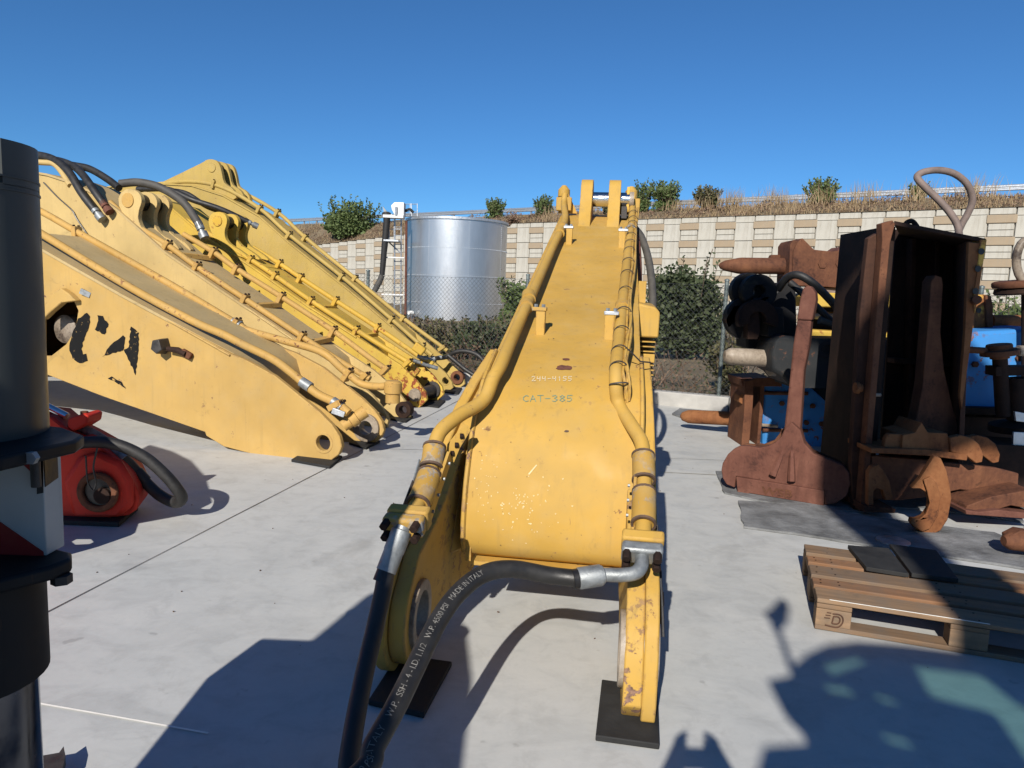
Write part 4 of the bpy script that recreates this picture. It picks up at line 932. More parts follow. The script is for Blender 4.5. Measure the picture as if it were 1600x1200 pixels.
# second boom
LUGB = [(186, 322), (185, 310), (190, 300), (200, 295), (211, 297), (219, 305), (221, 316), (217, 328), (216, 342), (221, 355), (232, 366), (246, 374), (256, 388), (225, 372), (198, 346)]
oB, FB_, TB_, PB = row_boom('second boom of the left row, pale yellow with a round-bossed double lug', (604, 669), .62,
    [(0, 262), (40, 266), (75, 272), (112, 284), (150, 302), (185, 328), (260, 394), (382, 477), (472, 538), (545, 586), (582, 618), (599, 640), (607, 655), (604, 668), (592, 671)], D1, (596, 652), .050, 'yellow_cream', 'yellow_pale_worn',
    [(172, 316), (210, 350), (262, 383), (308, 417), (383, 467), (472, 526), (539, 569), (578, 592)],
    [(287, 366), (334, 394), (370, 420), (440, 464), (521, 517), (575, 557), (606, 579)],
    [(262, 383), (308, 417), (383, 467), (472, 526), (570, 588)], [(334, 394), (370, 420), (440, 464), (521, 517), (603, 577)],
    [((386, 469), (437, 466)), ((475, 528), (518, 519)), ((265, 386), (330, 394))], (LUGB, ((.02, .08), (.26, .32), (.46, .52)), (200, 313), .085), ring='rust_dark')
oC, FC_, TC_, PC = row_boom('third boom of the left row, brightest yellow with rust at its foot', (655, 637), .62,
    [(150, 300), (205, 302), (262, 318), (327, 374), (392, 414), (486, 480), (557, 526), (625, 570), (650, 594), (664, 612), (667, 625), (655, 637), (644, 637)], D1, (649, 617), .060, 'yellow_bright', 'yellow_bright_worn',
    [(290, 343), (327, 366), (392, 406), (430, 431), (486, 470), (557, 516), (644, 570)],
    [(396, 387), (437, 412), (470, 434), (525, 470), (590, 512), (668, 566)],
    [(392, 406), (430, 431), (486, 470), (557, 516), (638, 566)], [(437, 412), (470, 434), (525, 470), (590, 512), (662, 562)],
    [((393, 408), (435, 413)), ((488, 472), (523, 472)), ((559, 518), (588, 514))],
    ([(327, 354), (326, 343), (331, 334), (340, 331), (349, 333), (354, 341), (354, 350), (351, 360), (352, 372), (359, 381), (370, 388), (384, 398), (386, 404), (355, 392), (332, 368)], ((.02, .08), (.26, .32), (.46, .52)), (340, 345), .075), ring='dark_metal', topmat='yellow_bright')
# rusty worn skin at the foot of the third boom
oD, FD_, TD_, PD = row_boom('farthest boom of the left row, lemon yellow, highest lug against the sky', (700, 611), .56,
    [(120, 300), (180, 290), (244, 286), (300, 289), (350, 305), (406, 337), (452, 378), (534, 443), (612, 509), (675, 563), (697, 584), (706, 597), (708, 606), (700, 612), (690, 611)], D1, (696, 595), .055, 'yellow_lemon', 'yellow_lemon',
    [(240, 288), (300, 284), (350, 294), (406, 326), (452, 367), (534, 432), (612, 499), (675, 555)],
    [(330, 286), (375, 299), (434, 332), (477, 371), (555, 435), (630, 497), (699, 548)],
    [(335, 287), (406, 326), (452, 367), (534, 432), (612, 499), (660, 541)], [(434, 332), (477, 371), (555, 435), (630, 497), (692, 543)], [],
    ([(246, 288), (312, 256), (322, 250), (332, 249), (341, 254), (346, 268), (350, 285), (364, 296), (364, 312), (300, 294)], ((.04, .10), (.24, .30), (.40, .46)), (331, 262), .075), ring='rust', prn=.032, topmat='yellow_lemon')
# rubber pads under their feet
GP_ = 'rubber pads under the boom feet'
pad('rubber_pad', 'black rubber pad under the near foot of the nearest left boom', [(455, 722), (515, 733), (535, 716), (480, 706)], group=GP_)
pad('rubber_pad', 'black rubber pad under the far foot of the nearest left boom', [(545, 695), (572, 703), (594, 692), (560, 683)], group=GP_)
pad('rubber_pad', 'black rubber pad under the second boom of the left row', [(605, 656), (634, 661), (646, 653), (618, 647)], group=GP_)
pad('rubber_pad', 'black rubber pad under the third boom of the left row', [(655, 634), (685, 638), (696, 628), (668, 624)], group=GP_)
pad('rubber_pad', 'black rubber pad under the farthest boom of the left row', [(693, 614), (716, 617), (722, 608), (700, 606)], group=GP_)
# loose hoses lying over the row
def hose(label, pts, r, mat='hose', ends=(), cat='hose', group='hoses lying over the left booms'):
    path = sm(pts, 7); o = thing('hydraulic_hose', label, cat, path[-1], group); MB().tube(path, r, 12).build('rubber_hose', mat, o, ang=60)
    for (L, R_, m2) in ends:
        d = (path[-1] - path[-2]).normalized(); a = path[-1]; MB().lathe(a - d * L * .35, a + d * L, [(0, R_), (.45, R_), (.46, R_ * .72), (.62, R_ * .72), (.63, R_ * 1.15), (1, R_ * 1.15)], 12).build('hose_fitting', m2, o)
    return o
yB = FB_.y
pb = lambda u, v, t=-.06: pl(u, v, FB_ + RN * t, RD)
hose('black hose over the second boom, its steel end hanging lowest', [pb(20, 238, .2), pb(68, 244, .15), pb(92, 254, .1), pb(110, 272, .02), pb(128, 302, -.05), pb(148, 328, -.06)], .048, ends=((.16, .046, 'fitting'),))
hose('black hose over the second boom with a rust-red steel end', [pb(60, 246, .3), pb(95, 252, .25), pb(118, 262, .15), pb(135, 280, .02), pb(150, 302, -.05), pb(163, 320, -.06)], .045, ends=((.12, .045, 'rust_red'),))
pc = lambda u, v, t=-.06: pl(u, v, FC_ + RN * t, RD)
hose('black hose arching from the second boom down to its round lug', [pb(70, 250, .4), pb(112, 258, .4), pb(140, 264, .4), pb(168, 280, .35), pb(186, 294, .3)], .045)
hose('grey-brown hose draped between the second and third boom lugs', [pb(188, 287, .4), pb(215, 285, .45), pb(245, 291, .5), pb(270, 304, .55), pb(290, 320, .58), pb(308, 346, .6), pb(312, 354, .6)], .050, 'hose_grey', ends=((.16, .05, 'fitting'),))
hose('thin black hose ending in a steel tip above the third boom lugs', [pc(215, 296, .1), pc(262, 296, .12), pc(300, 312, .15), pc(345, 327, .3), pc(388, 347, .5)], .040, ends=((.14, .038, 'fitting'),))
hose('dark hose lying behind the grey-brown hose on the third boom', [pc(250, 296, .3), pc(290, 302, .3), pc(322, 322, .3), pc(350, 332, .35), pc(372, 340, .4)], .036)
MB().tube(sm([pb(20, 252), pb(68, 254, .1), pb(84, 256, .1), pb(96, 268, .05), pb(110, 290, 0)], 6), .035, 10).build('steel_pipe', 'yellow_cream', oB)
pd = lambda u, v, t=.3: pl(u, v, FD_ + RN * t, RD)
hose('dark hose arching off the foot of the farthest left boom', [pd(680, 560, .1), pd(697, 558), pd(712, 550), pd(730, 549), pd(748, 556), pd(760, 572), pd(764, 588)], .034, ends=())
hose('hose with a steel sleeve running down behind the centre boom', [pd(700, 555), pd(712, 565), pd(728, 578), pd(748, 590), pd(765, 596)], .034, ends=())
MB().lathe(pd(672, 562, .1), pd(690, 558, .2), [(0, .05), (.4, .05), (.42, .034), (1, .034)], 10).build('hose_union', 'fitting', oD)
# electric wire along the second boom
MB().tube(sm([pb(68, 285, -.02), pb(90, 308, -.02), pb(112, 328, -.02), pb(120, 342, -.02), pb(135, 364, -.02), pb(150, 384, -.02)], 5), .008, 6).build('cable', 'black_gloss', oB)
# fittings bundle at the foot of the third and farthest booms
for u, v, t, r_, mt in ((655, 545, .3, .05, 'yellow_bright_worn'), (668, 566, .55, .06, 'yellow_bright'), (646, 578, .2, .05, 'yellow_bright'), (630, 585, .1, .045, 'yellow_bright_worn')):
    p = pl(u, v, FC_ + RN * t, RD); MB().box(p, (.16, .12, .12), Matrix.Rotation(.6, 3, 'Y')).build('pipe_manifold', mt, oC, bevel=.02)
for u, v in ((655, 566), (672, 572), (664, 560)):
    p = pl(u, v, FC_ + RN * .5, RD); MB().cyl(p + V((-.1, -.03, .03)), p + V((.1, .03, -.03)), .028, 10).build('pipe_stub', 'fitting', oC)
MB().cyl(TC_(*PC(649, 617), .02), TC_(*PC(649, 617), -.03), .085, 22).build('pin_cover', 'bare_steel', oC, bevel=.004)
MB().cyl(TC_(*PC(649, 617), .62), TC_(*PC(649, 617), .06), .075, 22).build('pin', 'dark_metal', oC)
# ================================================================== ATTACHMENTS AT THE RIGHT
def px_plate(mb, pix, y, depth, tilt=V((0, 1, 0))):
    a = [py(u, v, y) for u, v in pix]; d = V(tilt).normalized() * depth; mb.cut(pix, a, [p + d for p in a]); return mb
def ppart(name, mat, parent, pix, y, depth, bevel=.01, tilt=(0, 1, 0)):
    bevel = min(bevel, .006) if 'rust' in mat else bevel
    return px_plate(MB(), pix, y, depth, tilt).build(name, mat, parent, bevel=bevel)
# ---- ripper with a wide hitch foot, point upwards
R1 = thing('ripper_tooth', 'rust-red ripper shank standing point up on a winged foot lettered WSB', 'ripper', gp(1225, 785), 'ripper shanks stored point up')
RA, RB_ = gp(1152, 771), gp(1288, 793); rdir = (RB_ - RA).normalized(); rnrm = V((-rdir.y, rdir.x, 0))
def rpart(name, mat, pix, off, depth, bevel=.01): a = [pl(u, v, RA + rnrm * off, rdir) for u, v in pix]; return MB().cut(pix, a, [p + rnrm * depth for p in a]).build(name, mat, R1, bevel=bevel)
WINGS = [(1237, 660), (1225, 672), (1221, 682), (1212, 691), (1200, 697), (1187, 700), (1170, 697), (1156, 697), (1146, 702), (1137, 710), (1129, 724), (1127, 735), (1129, 747), (1135, 757), (1148, 762), (1150, 744), (1288, 767), (1288, 789), (1306, 787), (1323, 775), (1329, 757), (1327, 739), (1317, 727), (1295, 718), (1271, 709), (1256, 692), (1250, 672)]
f1 = rpart('foot_plate', 'rust_red', WINGS, .02, .06, .008)
W2 = [(1237, 655), (1225, 668), (1210, 688), (1190, 696), (1166, 694), (1150, 700), (1140, 714), (1137, 728), (1142, 742), (1160, 748), (1300, 765), (1320, 750), (1322, 735), (1312, 722), (1292, 713), (1270, 704), (1256, 688), (1250, 668)]
rpart('foot_plate', 'rust', W2, .36, .06, .008)
bar = rpart('foot_bar', 'rust_red', [(1150, 745), (1288, 767), (1287, 793), (1269, 792), (1267, 787), (1172, 771), (1166, 773), (1152, 770)], 0, .42, .006)
rpart('foot_web', 'rust', [(1175, 700), (1270, 712), (1280, 764), (1160, 744)], .08, .26, .01)
rpart('shank', 'rust_red', [(1246, 498), (1268, 500), (1264, 540), (1256, 580), (1250, 672), (1258, 700), (1210, 700), (1225, 672), (1233, 600), (1239, 540)], .09, .14, .014)
rpart('point', 'rust_red', [(1245, 500), (1250, 467), (1255, 450), (1261, 446), (1267, 447), (1274, 457), (1275, 468), (1269, 501)], .08, .16, .022)
for q0, q1 in (((1231, 684), (1207, 743)), ((1237, 680), (1237, 752))):
    a0, a1 = pl(*q0, RA + rnrm * .04, rdir), pl(*q1, RA - rnrm * .01, rdir); MB().tube([a0 + rnrm * .04, lerp(a0, a1, .5), a1], [.010, .022, .030], 6).build('rib', 'rust_red', R1)
def flat_text(txt, size, place, mat, parent, extr=.004, name='lettering'):
    cu = bpy.data.curves.new('t', 'FONT'); cu.body = txt; cu.size = size; cu.extrude = extr; cu.offset = .002; ob = bpy.data.objects.new('t', cu); COL.objects.link(ob)
    me0 = ob.to_mesh(); vs_ = [place(v.co) for v in me0.vertices]; fs_ = [tuple(f.vertices) for f in me0.polygons]; ob.to_mesh_clear(); bpy.data.objects.remove(ob)
    return MB().add(vs_, fs_).build(name, mat, parent, ang=0, fix=False)
p0, p1 = pl(1190, 771, RA - rnrm * .001, rdir), pl(1246, 779, RA - rnrm * .001, rdir); ex = (p1 - p0).normalized(); L0 = (p1 - p0).length
flat_text('WSB', .085, lambda c: p0 + ex * c.x * (L0 / .205) - rnrm * c.z + V((0, 0, 1)) * c.y * .95, 'rust', bar)
# ---- tall open steel trough on end
TRO = thing('steel_trough', 'tall dark rusty open steel box standing on end beside the ripper', 'steel box', gp(1345, 800))
ppart('side_wall', 'rust_brown', TRO, [(1357, 372), (1392, 352), (1376, 538), (1362, 704), (1353, 799), (1334, 796), (1330, 730), (1344, 487)], 5.14, .06, .008)
ppart('wall_flange', 'rust', TRO, [(1378, 349), (1395, 344), (1399, 350), (1391, 380), (1376, 540), (1362, 704), (1354, 800), (1344, 799), (1352, 700), (1366, 530), (1379, 375)], 5.05, .085, .006)
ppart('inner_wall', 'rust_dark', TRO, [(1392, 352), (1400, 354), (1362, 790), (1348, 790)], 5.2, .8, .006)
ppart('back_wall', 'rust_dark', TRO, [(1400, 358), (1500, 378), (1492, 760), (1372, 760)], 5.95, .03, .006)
MB().hexa([py(1397, 345, 5.06), py(1541, 373, 5.06), py(1541, 379, 5.06), py(1397, 352, 5.06)], [py(1406, 362, 6.0), py(1520, 384, 6.0), py(1520, 390, 6.0), py(1406, 368, 6.0)]).build('top_wall', 'rust_dark', TRO, bevel=.005)
MB().hexa([py(1512, 376, 5.1), py(1520, 377, 5.1), py(1502, 780, 5.1), py(1494, 780, 5.1)], [py(1490, 385, 5.95), py(1497, 385, 5.95), py(1486, 740, 5.95), py(1479, 740, 5.95)]).build('side_wall', 'rust_brown', TRO, bevel=.005)
for u in (1425, 1462): ppart('back_rib', 'rust_brown', TRO, [(u, 372), (u + 7, 373), (u - 2, 756), (u - 9, 755)], 5.86, .09, .005)
ppart('cross_rib', 'rust_brown', TRO, [(1398, 560), (1494, 566), (1494, 574), (1398, 568)], 5.8, .12, .005)
wear = ppart('wear_strip', 'rust_orange', TRO, [(1514, 378), (1533, 380), (1526, 470), (1514, 560), (1503, 640), (1500, 620), (1508, 520)], 5.06, .03, .004)
fl = ppart('bolted_edge', 'rust_yellow', TRO, [(1532, 374), (1542, 374), (1529, 460), (1524, 490), (1520, 472), (1528, 420)], 5.05, .09, .004)
for u, v in ((1533, 393), (1528, 420), (1524, 455)): 
    p = py(u, v, 5.046); MB().cyl(p, p + V((0, -.004, 0)), .022, 10).build('bolt_hole', 'black_gloss', fl)
MB().lathe(py(1523, 470, 5.05), py(1527, 468, 5.0), [(0, .03), (1, .03)], 12).build('stud', 'rust', fl)
MB().tube(sm([py(1412, 353, 5.4), py(1418, 347, 5.4), py(1426, 346, 5.4), py(1433, 354, 5.4)], 5), .018, 8).build('lifting_eye', 'rust_dark', TRO)
MB().cyl(py(1376, 617, 5.1), py(1358, 617, 5.1), .012, 8).build('cross_pin', 'bare_steel', TRO)
MB().lathe(py(1336, 606, 5.13), py(1346, 606, 5.13), [(0, .04), (.5, .045), (.55, .03), (1, .03)], 10).build('stud', 'rust_orange', TRO)
# ---- second ripper inside the trough, and the hooked hitch plate it stands on
R2 = thing('ripper_tooth', 'dark rusty ripper shank standing inside the open steel box', 'ripper', gp(1450, 810), 'ripper shanks stored point up')
ppart('shank', 'rust', R2, [(1455, 440), (1462, 430), (1472, 433), (1474, 445), (1470, 520), (1476, 580), (1490, 640), (1502, 680), (1414, 680), (1432, 655), (1442, 600), (1448, 530)], 5.22, .12, .012)
bs = ppart('foot_bar', 'rust_orange', R2, [(1409, 703), (1411, 680), (1430, 676), (1440, 660), (1450, 676), (1480, 677), (1484, 690), (1482, 709)], 4.95, .30, .008)
ppart('foot_ear', 'rust_orange', R2, [(1381, 703), (1384, 684), (1390, 678), (1411, 679), (1408, 700), (1395, 702)], 4.98, .05, .006)
for dx, dy in ((0, 0), (26, .22)):
    ppart('foot_ear', 'rust_orange', R2, [(1484 + dx, 684), (1500 + dx, 680), (1518 + dx, 684), (1530 + dx, 694), (1537 + dx, 710), (1535 + dx, 722), (1525 + dx, 724), (1510 + dx, 712), (1486 + dx, 706)], 4.93 + dy, .05, .006)
H1 = thing('hitch_plate', 'rusty quick-hitch frame with a big downward hook under the second ripper', 'hitch', gp(1440, 800))
ppart('shelf', 'rust_orange', H1, [(1361, 700), (1446, 702), (1513, 710), (1511, 720), (1446, 712), (1361, 708)], 4.93, .36, .005)
fp = ppart('face_plate', 'rust', H1, [(1362, 712), (1450, 719), (1560, 732), (1592, 740), (1590, 775), (1500, 765), (1440, 778), (1400, 782), (1360, 780)], 5.06, .05, .006)
HK = [(1446, 735), (1460, 713), (1470, 716), (1479, 735), (1484, 757), (1487, 779), (1481, 812), (1470, 829), (1456, 836), (1441, 832), (1427, 824), (1422, 818), (1424, 811), (1432, 812), (1442, 808), (1450, 797), (1452, 782), (1447, 769), (1436, 763), (1424, 763), (1438, 748)]
HKg = [(u, v) for u, v in HK]
hk = ppart('hook', 'rust_orange', H1, HKg, 4.66, .07, .012, (.28, 1, 0))
ppart('hook_collar', 'rust_orange', H1, [(1443, 750), (1454, 745), (1464, 755), (1470, 777), (1466, 806), (1454, 826), (1441, 831), (1427, 823), (1423, 817), (1426, 811), (1436, 812), (1447, 803), (1453, 786), (1449, 768)], 4.635, .03, .01, (.28, 1, 0))
ppart('hook', 'rust_orange', H1, [(1357, 738), (1363, 729), (1373, 726), (1381, 735), (1390, 752), (1396, 780), (1384, 782), (1379, 766), (1370, 763), (1365, 768), (1365, 790), (1356, 790)], 4.92, .06, .01, (.1, 1, 0))
ppart('base_plate', 'rust', H1, [(1350, 790), (1388, 794), (1400, 796), (1398, 802), (1350, 800)], 4.98, .5, .004)
wd2 = thing('steel_wedge', 'flat rusty steel wedge lying low at the right edge behind the hook', 'wedge', gp(1550, 812)); ppart('blade', 'rust', wd2, [(1509, 796), (1512, 790), (1550, 776), (1612, 765), (1625, 798), (1580, 790), (1545, 801), (1515, 802)], 4.85, .30, .01)
ppart('edge_bevel', 'rust_red', wd2, [(1509, 797), (1530, 800), (1560, 797), (1620, 803), (1620, 812), (1510, 804)], 4.80, .34, .005)
dr = thing('rusty_weight', 'rounded rusty steel lump on the grey belt at the right edge', 'steel block', gp(1590, 862)); MB().lathe(py(1568, 845, 4.25), py(1640, 845, 4.25), [(0, .03), (.12, .055), (.5, .07), (1, .07)], 18).build('body', 'rust', dr)
ppart('lug', 'rust', dr, [(1578, 838), (1596, 829), (1615, 832), (1615, 850), (1580, 852)], 4.22, .08, .01)
# ---- blue machine and rusty stands behind at the right edge
BL = thing('blue_attachment', 'scratched blue breaker housing at the right edge behind the steel box', 'breaker', gp(1560, 690)); YB = 6.3
ppart('housing', 'blue', BL, [(1496, 527), (1530, 518), (1640, 512), (1640, 648), (1490, 640)], YB, .7, .03)
ppart('lower_frame', 'rust_dark', BL, [(1484, 636), (1640, 640), (1640, 652), (1484, 646)], YB - .1, .5, .01)
ppart('skid', 'rust_dark', BL, [(1470, 650), (1640, 655), (1640, 700), (1470, 690)], YB + .05, .6, .01)
ppart('support_beam', 'rust_dark', BL, [(1500, 690), (1640, 700), (1640, 772), (1500, 758)], 5.62, .4, .02)
for u, v in ((1522, 569), (1590, 560)): MB().hexbolt(py(u, v, YB), (0, -1, 0), .028, .03).build('bolt', 'rust', BL)
SP = thing('rusty_stand', 'dark rusty spool-shaped stand in front of the blue housing', 'stand', gp(1575, 668)); YS = 5.9
top_a, bot_a = py(1563, 536, YS), py(1575, 655, YS)
MB().lathe(py(1561, 538, YS), py(1562, 560, YS), [(0, .09), (.1, .095), (.35, .095), (.4, .14), (.75, .14), (.8, .07), (1, .07)], 20).build('cap', 'rust', SP)
MB().tube([py(1562, 556, YS), py(1567, 650, YS)], .055, 14).build('column', 'rust_dark', SP)
MB().tube([py(1482, 545, YS), py(1540, 548, YS)], .028, 10).build('rod', 'rust', SP)
MB().lathe(py(1583, 548, YS), py(1604, 548, YS), [(0, .03), (.3, .03), (.35, .045), (1, .045)], 10).build('nut', 'bare_steel', SP)
ppart('arm', 'rust_dark', SP, [(1556, 573), (1640, 572), (1640, 586), (1556, 588)], YS - .05, .14, .01)
MB().tube([py(1590, 590, YS), py(1590, 655, YS)], .08, 14).build('column', 'rust_dark', SP)
MB().lathe(py(1588, 658, YS), py(1588, 672, YS), [(0, .12), (.3, .2), (1, .2)], 18).build('base', 'rust_dark', SP)
ppart('side_tag', 'galv', SP, [(1586, 643), (1604, 646), (1604, 660), (1588, 658)], YS - .25, .02, .002); ppart('side_tag', 'galv', SP, [(1584, 675), (1604, 676), (1604, 704), (1583, 700)], YS - .25, .02, .002)
DS = thing('rusty_disc_stack', 'two flat rusty discs on a post at the right edge against the wall', 'disc', gp(1600, 668)); YD = 6.2
MB().lathe(py(1606, 447, YD), py(1606, 437, YD), [(0, .255), (.25, .262), (.7, .262), (.9, .255), (1, .24)], 26).build('upper_disc', 'rust', DS)
MB().lathe(py(1606, 458, YD), py(1606, 449, YD), [(0, .24), (.3, .25), (1, .24)], 26).build('lower_disc', 'rust_dark', DS)
MB().tube([py(1606, 437, YD), py(1606, 600, YD)], .05, 10).build('post', 'rust_dark', DS)
rr = [py(1606 + 18 * cos(a), 408 + 33 * sin(a), YD) for a in [2 * pi * k / 20 for k in range(21)]]; MB().tube(rr, .035, 10).build('ring', 'bare_steel', DS)
RB2 = thing('rusty_breaker', 'rusty breaker tool with yellow paint remains lying on the blue housing', 'breaker', py(1540, 515, 6.7)); YR = 6.7
ppart('block', 'rust_yellow', RB2, [(1518, 462), (1540, 460), (1548, 470), (1550, 515), (1516, 515)], YR, .35, .02)
ppart('end_flange', 'rust', RB2, [(1540, 461), (1549, 463), (1552, 480), (1552, 516), (1543, 516)], YR - .03, .42, .015)
p = py(1529, 485, YR - .002); MB().cyl(p, p + V((0, -.006, 0)), .024, 12).build('bolt_hole', 'black_gloss', RB2)
MB().lathe(py(1548, 502, YR + .15), py(1660, 503, YR + .15), [(0, .062), (.8, .062), (1, .03)], 18).build('chisel', 'rust_orange', RB2)
# ---- stack of hydraulic breakers
YK = 7.6
TBk = thing('hydraulic_breaker', 'topmost rusty hydraulic breaker, its dark chisel pointing left', 'breaker', py(1300, 452, YK), 'hydraulic breakers stacked in the yard')
BODY = [(1243, 446), (1238, 440), (1240, 392), (1247, 378), (1254, 372), (1259, 377), (1272, 390), (1300, 393), (1322, 391), (1345, 379), (1362, 372), (1530, 372), (1530, 456), (1345, 453), (1290, 448)]
ppart('housing', 'rust', TBk, BODY, YK, .46, .03)
ppart('front_plate', 'rust', TBk, [(1233, 432), (1235, 382), (1240, 375), (1247, 377), (1243, 392), (1246, 436)], YK + .02, .36, .02)
MB().lathe(py(1123, 415, YK + .2), py(1240, 416, YK + .2), [(0, .006), (.02, .03), (.08, .055), (.26, .085), (.30, .088), (1, .086)], 22).build('chisel', 'rust', TBk)
MB().ring(py(1233, 416, YK + .2), py(1243, 416, YK + .2), .145, .07, 24).build('front_bushing', 'rust', TBk, bevel=.008)
ppart('side_lug', 'rust', TBk, [(1203, 404), (1206, 398), (1228, 398), (1233, 404), (1233, 412), (1203, 412)], YK + .3, .08, .008)
ppart('red_cap', 'rust_red', TBk, [(1308, 392), (1318, 385), (1334, 384), (1338, 390), (1322, 396)], YK + .1, .3, .01)
MB().hexbolt(py(1285, 412, YK), (0, -1, 0), .05, .012).build('plug', 'rust', TBk); MB().hexbolt(py(1311, 412, YK), (0, -1, 0), .04, .012).build('plug', 'rust', TBk)
wb_ = tag(MB().box(py(1306, 458, YK + .2), (.5, .3, .10)).build('wood_block', 'hose_brown', None, bevel=.01), 'short timber block under the topmost rusty breaker', 'timber')
YF = thing('yellow_breaker', 'yellow breaker frame seen between the black hoses, under the top breaker', 'breaker', py(1310, 530, YK + .5), 'hydraulic breakers stacked in the yard')
ppart('side_beam', 'yellow_bright', YF, [(1268, 462), (1290, 457), (1500, 466), (1500, 482), (1276, 480)], YK - .22, .7, .015)
ppart('side_beam', 'yellow_bright', YF, [(1262, 515), (1345, 520), (1500, 524), (1500, 532), (1262, 528)], YK - .22, .7, .015)
ppart('valve_block', 'yellow_bright_worn', YF, [(1322, 487), (1345, 487), (1345, 510), (1324, 508)], YK - .2, .3, .015)
ppart('core', 'black_paint', YF, [(1265, 480), (1500, 482), (1500, 520), (1265, 516)], YK + .3, .3, .015)
MB().tube([py(1270, 492, YK), py(1322, 495, YK)], .045, 10).build('accumulator', 'fitting', YF)
GB = thing('hydraulic_breaker', 'dark grey hydraulic breaker with a bare silver chisel pointing left', 'breaker', py(1280, 610, YK), 'hydraulic breakers stacked in the yard')
YG = 6.72
ppart('housing', 'grey_breaker', GB, [(1240, 528), (1350, 530), (1500, 534), (1500, 610), (1240, 606)], YG, .5, .03)
ppart('front_collar', 'grey_breaker', GB, [(1206, 552), (1212, 532), (1224, 524), (1244, 526), (1246, 604), (1232, 600), (1222, 588), (1208, 580)], YG - .04, .55, .03)
MB().ring(py(1203, 560, YG + .2), py(1224, 561, YG + .2), .17, .09, 24).build('front_bushing', 'bare_steel', GB, bevel=.012)
MB().lathe(py(1130, 556, YG + .2), py(1214, 561, YG + .2), [(0, .01), (.02, .05), (.10, .078), (.16, .084), (1, .084)], 22).build('chisel', 'bare_steel', GB)
MB().ring(py(1292, 546, YG), py(1292, 546, YG - .03), .075, .045, 20).build('pin_boss', 'black_paint', GB); q = py(1292, 546, YG - .004); MB().cyl(q, q + V((0, -.003, 0)), .045, 16).build('pin_hole', 'black_gloss', GB)
BB2 = thing('hydraulic_breaker', 'blue hydraulic breaker lying on the ground, orange-rust chisel pointing left', 'breaker', gp(1250, 690), 'hydraulic breakers stacked in the yard')
YB2 = 7.55
hb = ppart('housing', 'blue', BB2, [(1192, 604), (1205, 596), (1240, 598), (1268, 606), (1296, 632), (1300, 660), (1296, 690), (1290, 722), (1230, 712), (1192, 700)], YB2, .55, .02)
ppart('rear_housing', 'grey_breaker', BB2, [(1270, 606), (1500, 612), (1500, 735), (1290, 722), (1298, 650)], YB2 + .1, .4, .02)
for u0, u1 in ((1160, 1174), (1184, 1191)):
    ppart('guard_frame', 'rust', BB2, [(u0 + 4, 596), (u1 + 4, 592), (u1 + 2, 640), (u1 - 4, 702), (u0 - 2, 700), (u0 + 3, 640)], YB2 - .12 + (u0 > 1180) * .08, .5, .012)
ppart('guard_top', 'rust', BB2, [(1158, 592), (1205, 590), (1222, 598), (1222, 604), (1160, 604)], YB2 - .08, .5, .01)
ppart('front_hook', 'rust_orange', BB2, [(1156, 618), (1162, 612), (1168, 614), (1167, 626), (1160, 632), (1155, 628)], YB2 - .05, .2, .01)
for u, v in ((1250, 634), (1269, 634), (1259, 660), (1283, 662), (1221, 630)): MB().hexbolt(py(u, v, YB2), (0, -1, 0), .028, .03).build('bolt', 'rust', hb)
for v in (614, 672): MB().tube([py(1192, v, YB2 - .02), py(1262, v + 1, YB2 - .02)], .02, 8).build('tie_rod', 'rust', hb)
MB().tube([py(1190, 664, YB2 - .05), py(1215, 666, YB2 - .05)], .018, 8).build('tie_rod', 'bare_steel', hb)
yc = 7.95
MB().lathe(gp(1062, 670) * V((1, 1, 0)) + V((0, 0, .15)), py(1165, 655, yc), [(0, .02), (.03, .05), (.12, .076), (.2, .08), (1, .08)], 22).build('chisel', 'rust_orange', BB2)
ppart('belt_scrap', 'belt', BB2, [(1052, 645), (1060, 639), (1090, 640), (1110, 648), (1080, 650)], 9.0, .2, .004) if False else None
bsq = tag(MB().prism([gp(u, v, .004) for u, v in ((1050, 648), (1062, 640), (1095, 643), (1160, 655), (1150, 662), (1070, 655))], (0, 0, .02)).build('belt_scrap', 'belt', None), 'torn dark belt scrap behind the orange-rust chisel', 'belt scrap')
# dark hooked plates in the shade between the breakers
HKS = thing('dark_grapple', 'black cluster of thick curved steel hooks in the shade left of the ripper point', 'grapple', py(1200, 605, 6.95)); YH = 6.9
def cplate(name, cu, cv, ro, ri, a0, a1, y, d, mat='black_paint'):
    n = 18; out = [(cu + ro * cos(lerp(a0, a1, k / n)), cv - ro * sin(lerp(a0, a1, k / n))) for k in range(n + 1)]; inn = [(cu + ri * cos(lerp(a1, a0, k / n)), cv - ri * sin(lerp(a1, a0, k / n))) for k in range(n + 1)]
    return ppart(name, mat, HKS, out + inn, y, d, .012)
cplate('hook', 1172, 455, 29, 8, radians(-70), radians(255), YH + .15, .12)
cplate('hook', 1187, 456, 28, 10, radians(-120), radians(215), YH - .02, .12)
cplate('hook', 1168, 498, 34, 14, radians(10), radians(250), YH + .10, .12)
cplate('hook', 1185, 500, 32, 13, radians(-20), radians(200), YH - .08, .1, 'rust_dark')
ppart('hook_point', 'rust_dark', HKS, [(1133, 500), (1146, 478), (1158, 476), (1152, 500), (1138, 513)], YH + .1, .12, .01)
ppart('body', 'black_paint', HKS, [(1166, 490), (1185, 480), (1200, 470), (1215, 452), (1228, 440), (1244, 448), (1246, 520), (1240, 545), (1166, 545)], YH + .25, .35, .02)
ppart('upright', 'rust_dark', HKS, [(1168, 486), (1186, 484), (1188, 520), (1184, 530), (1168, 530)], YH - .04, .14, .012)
ppart('upright', 'black_paint', HKS, [(1203, 478), (1224, 482), (1226, 520), (1216, 528), (1198, 526)], YH + .0, .2, .012)
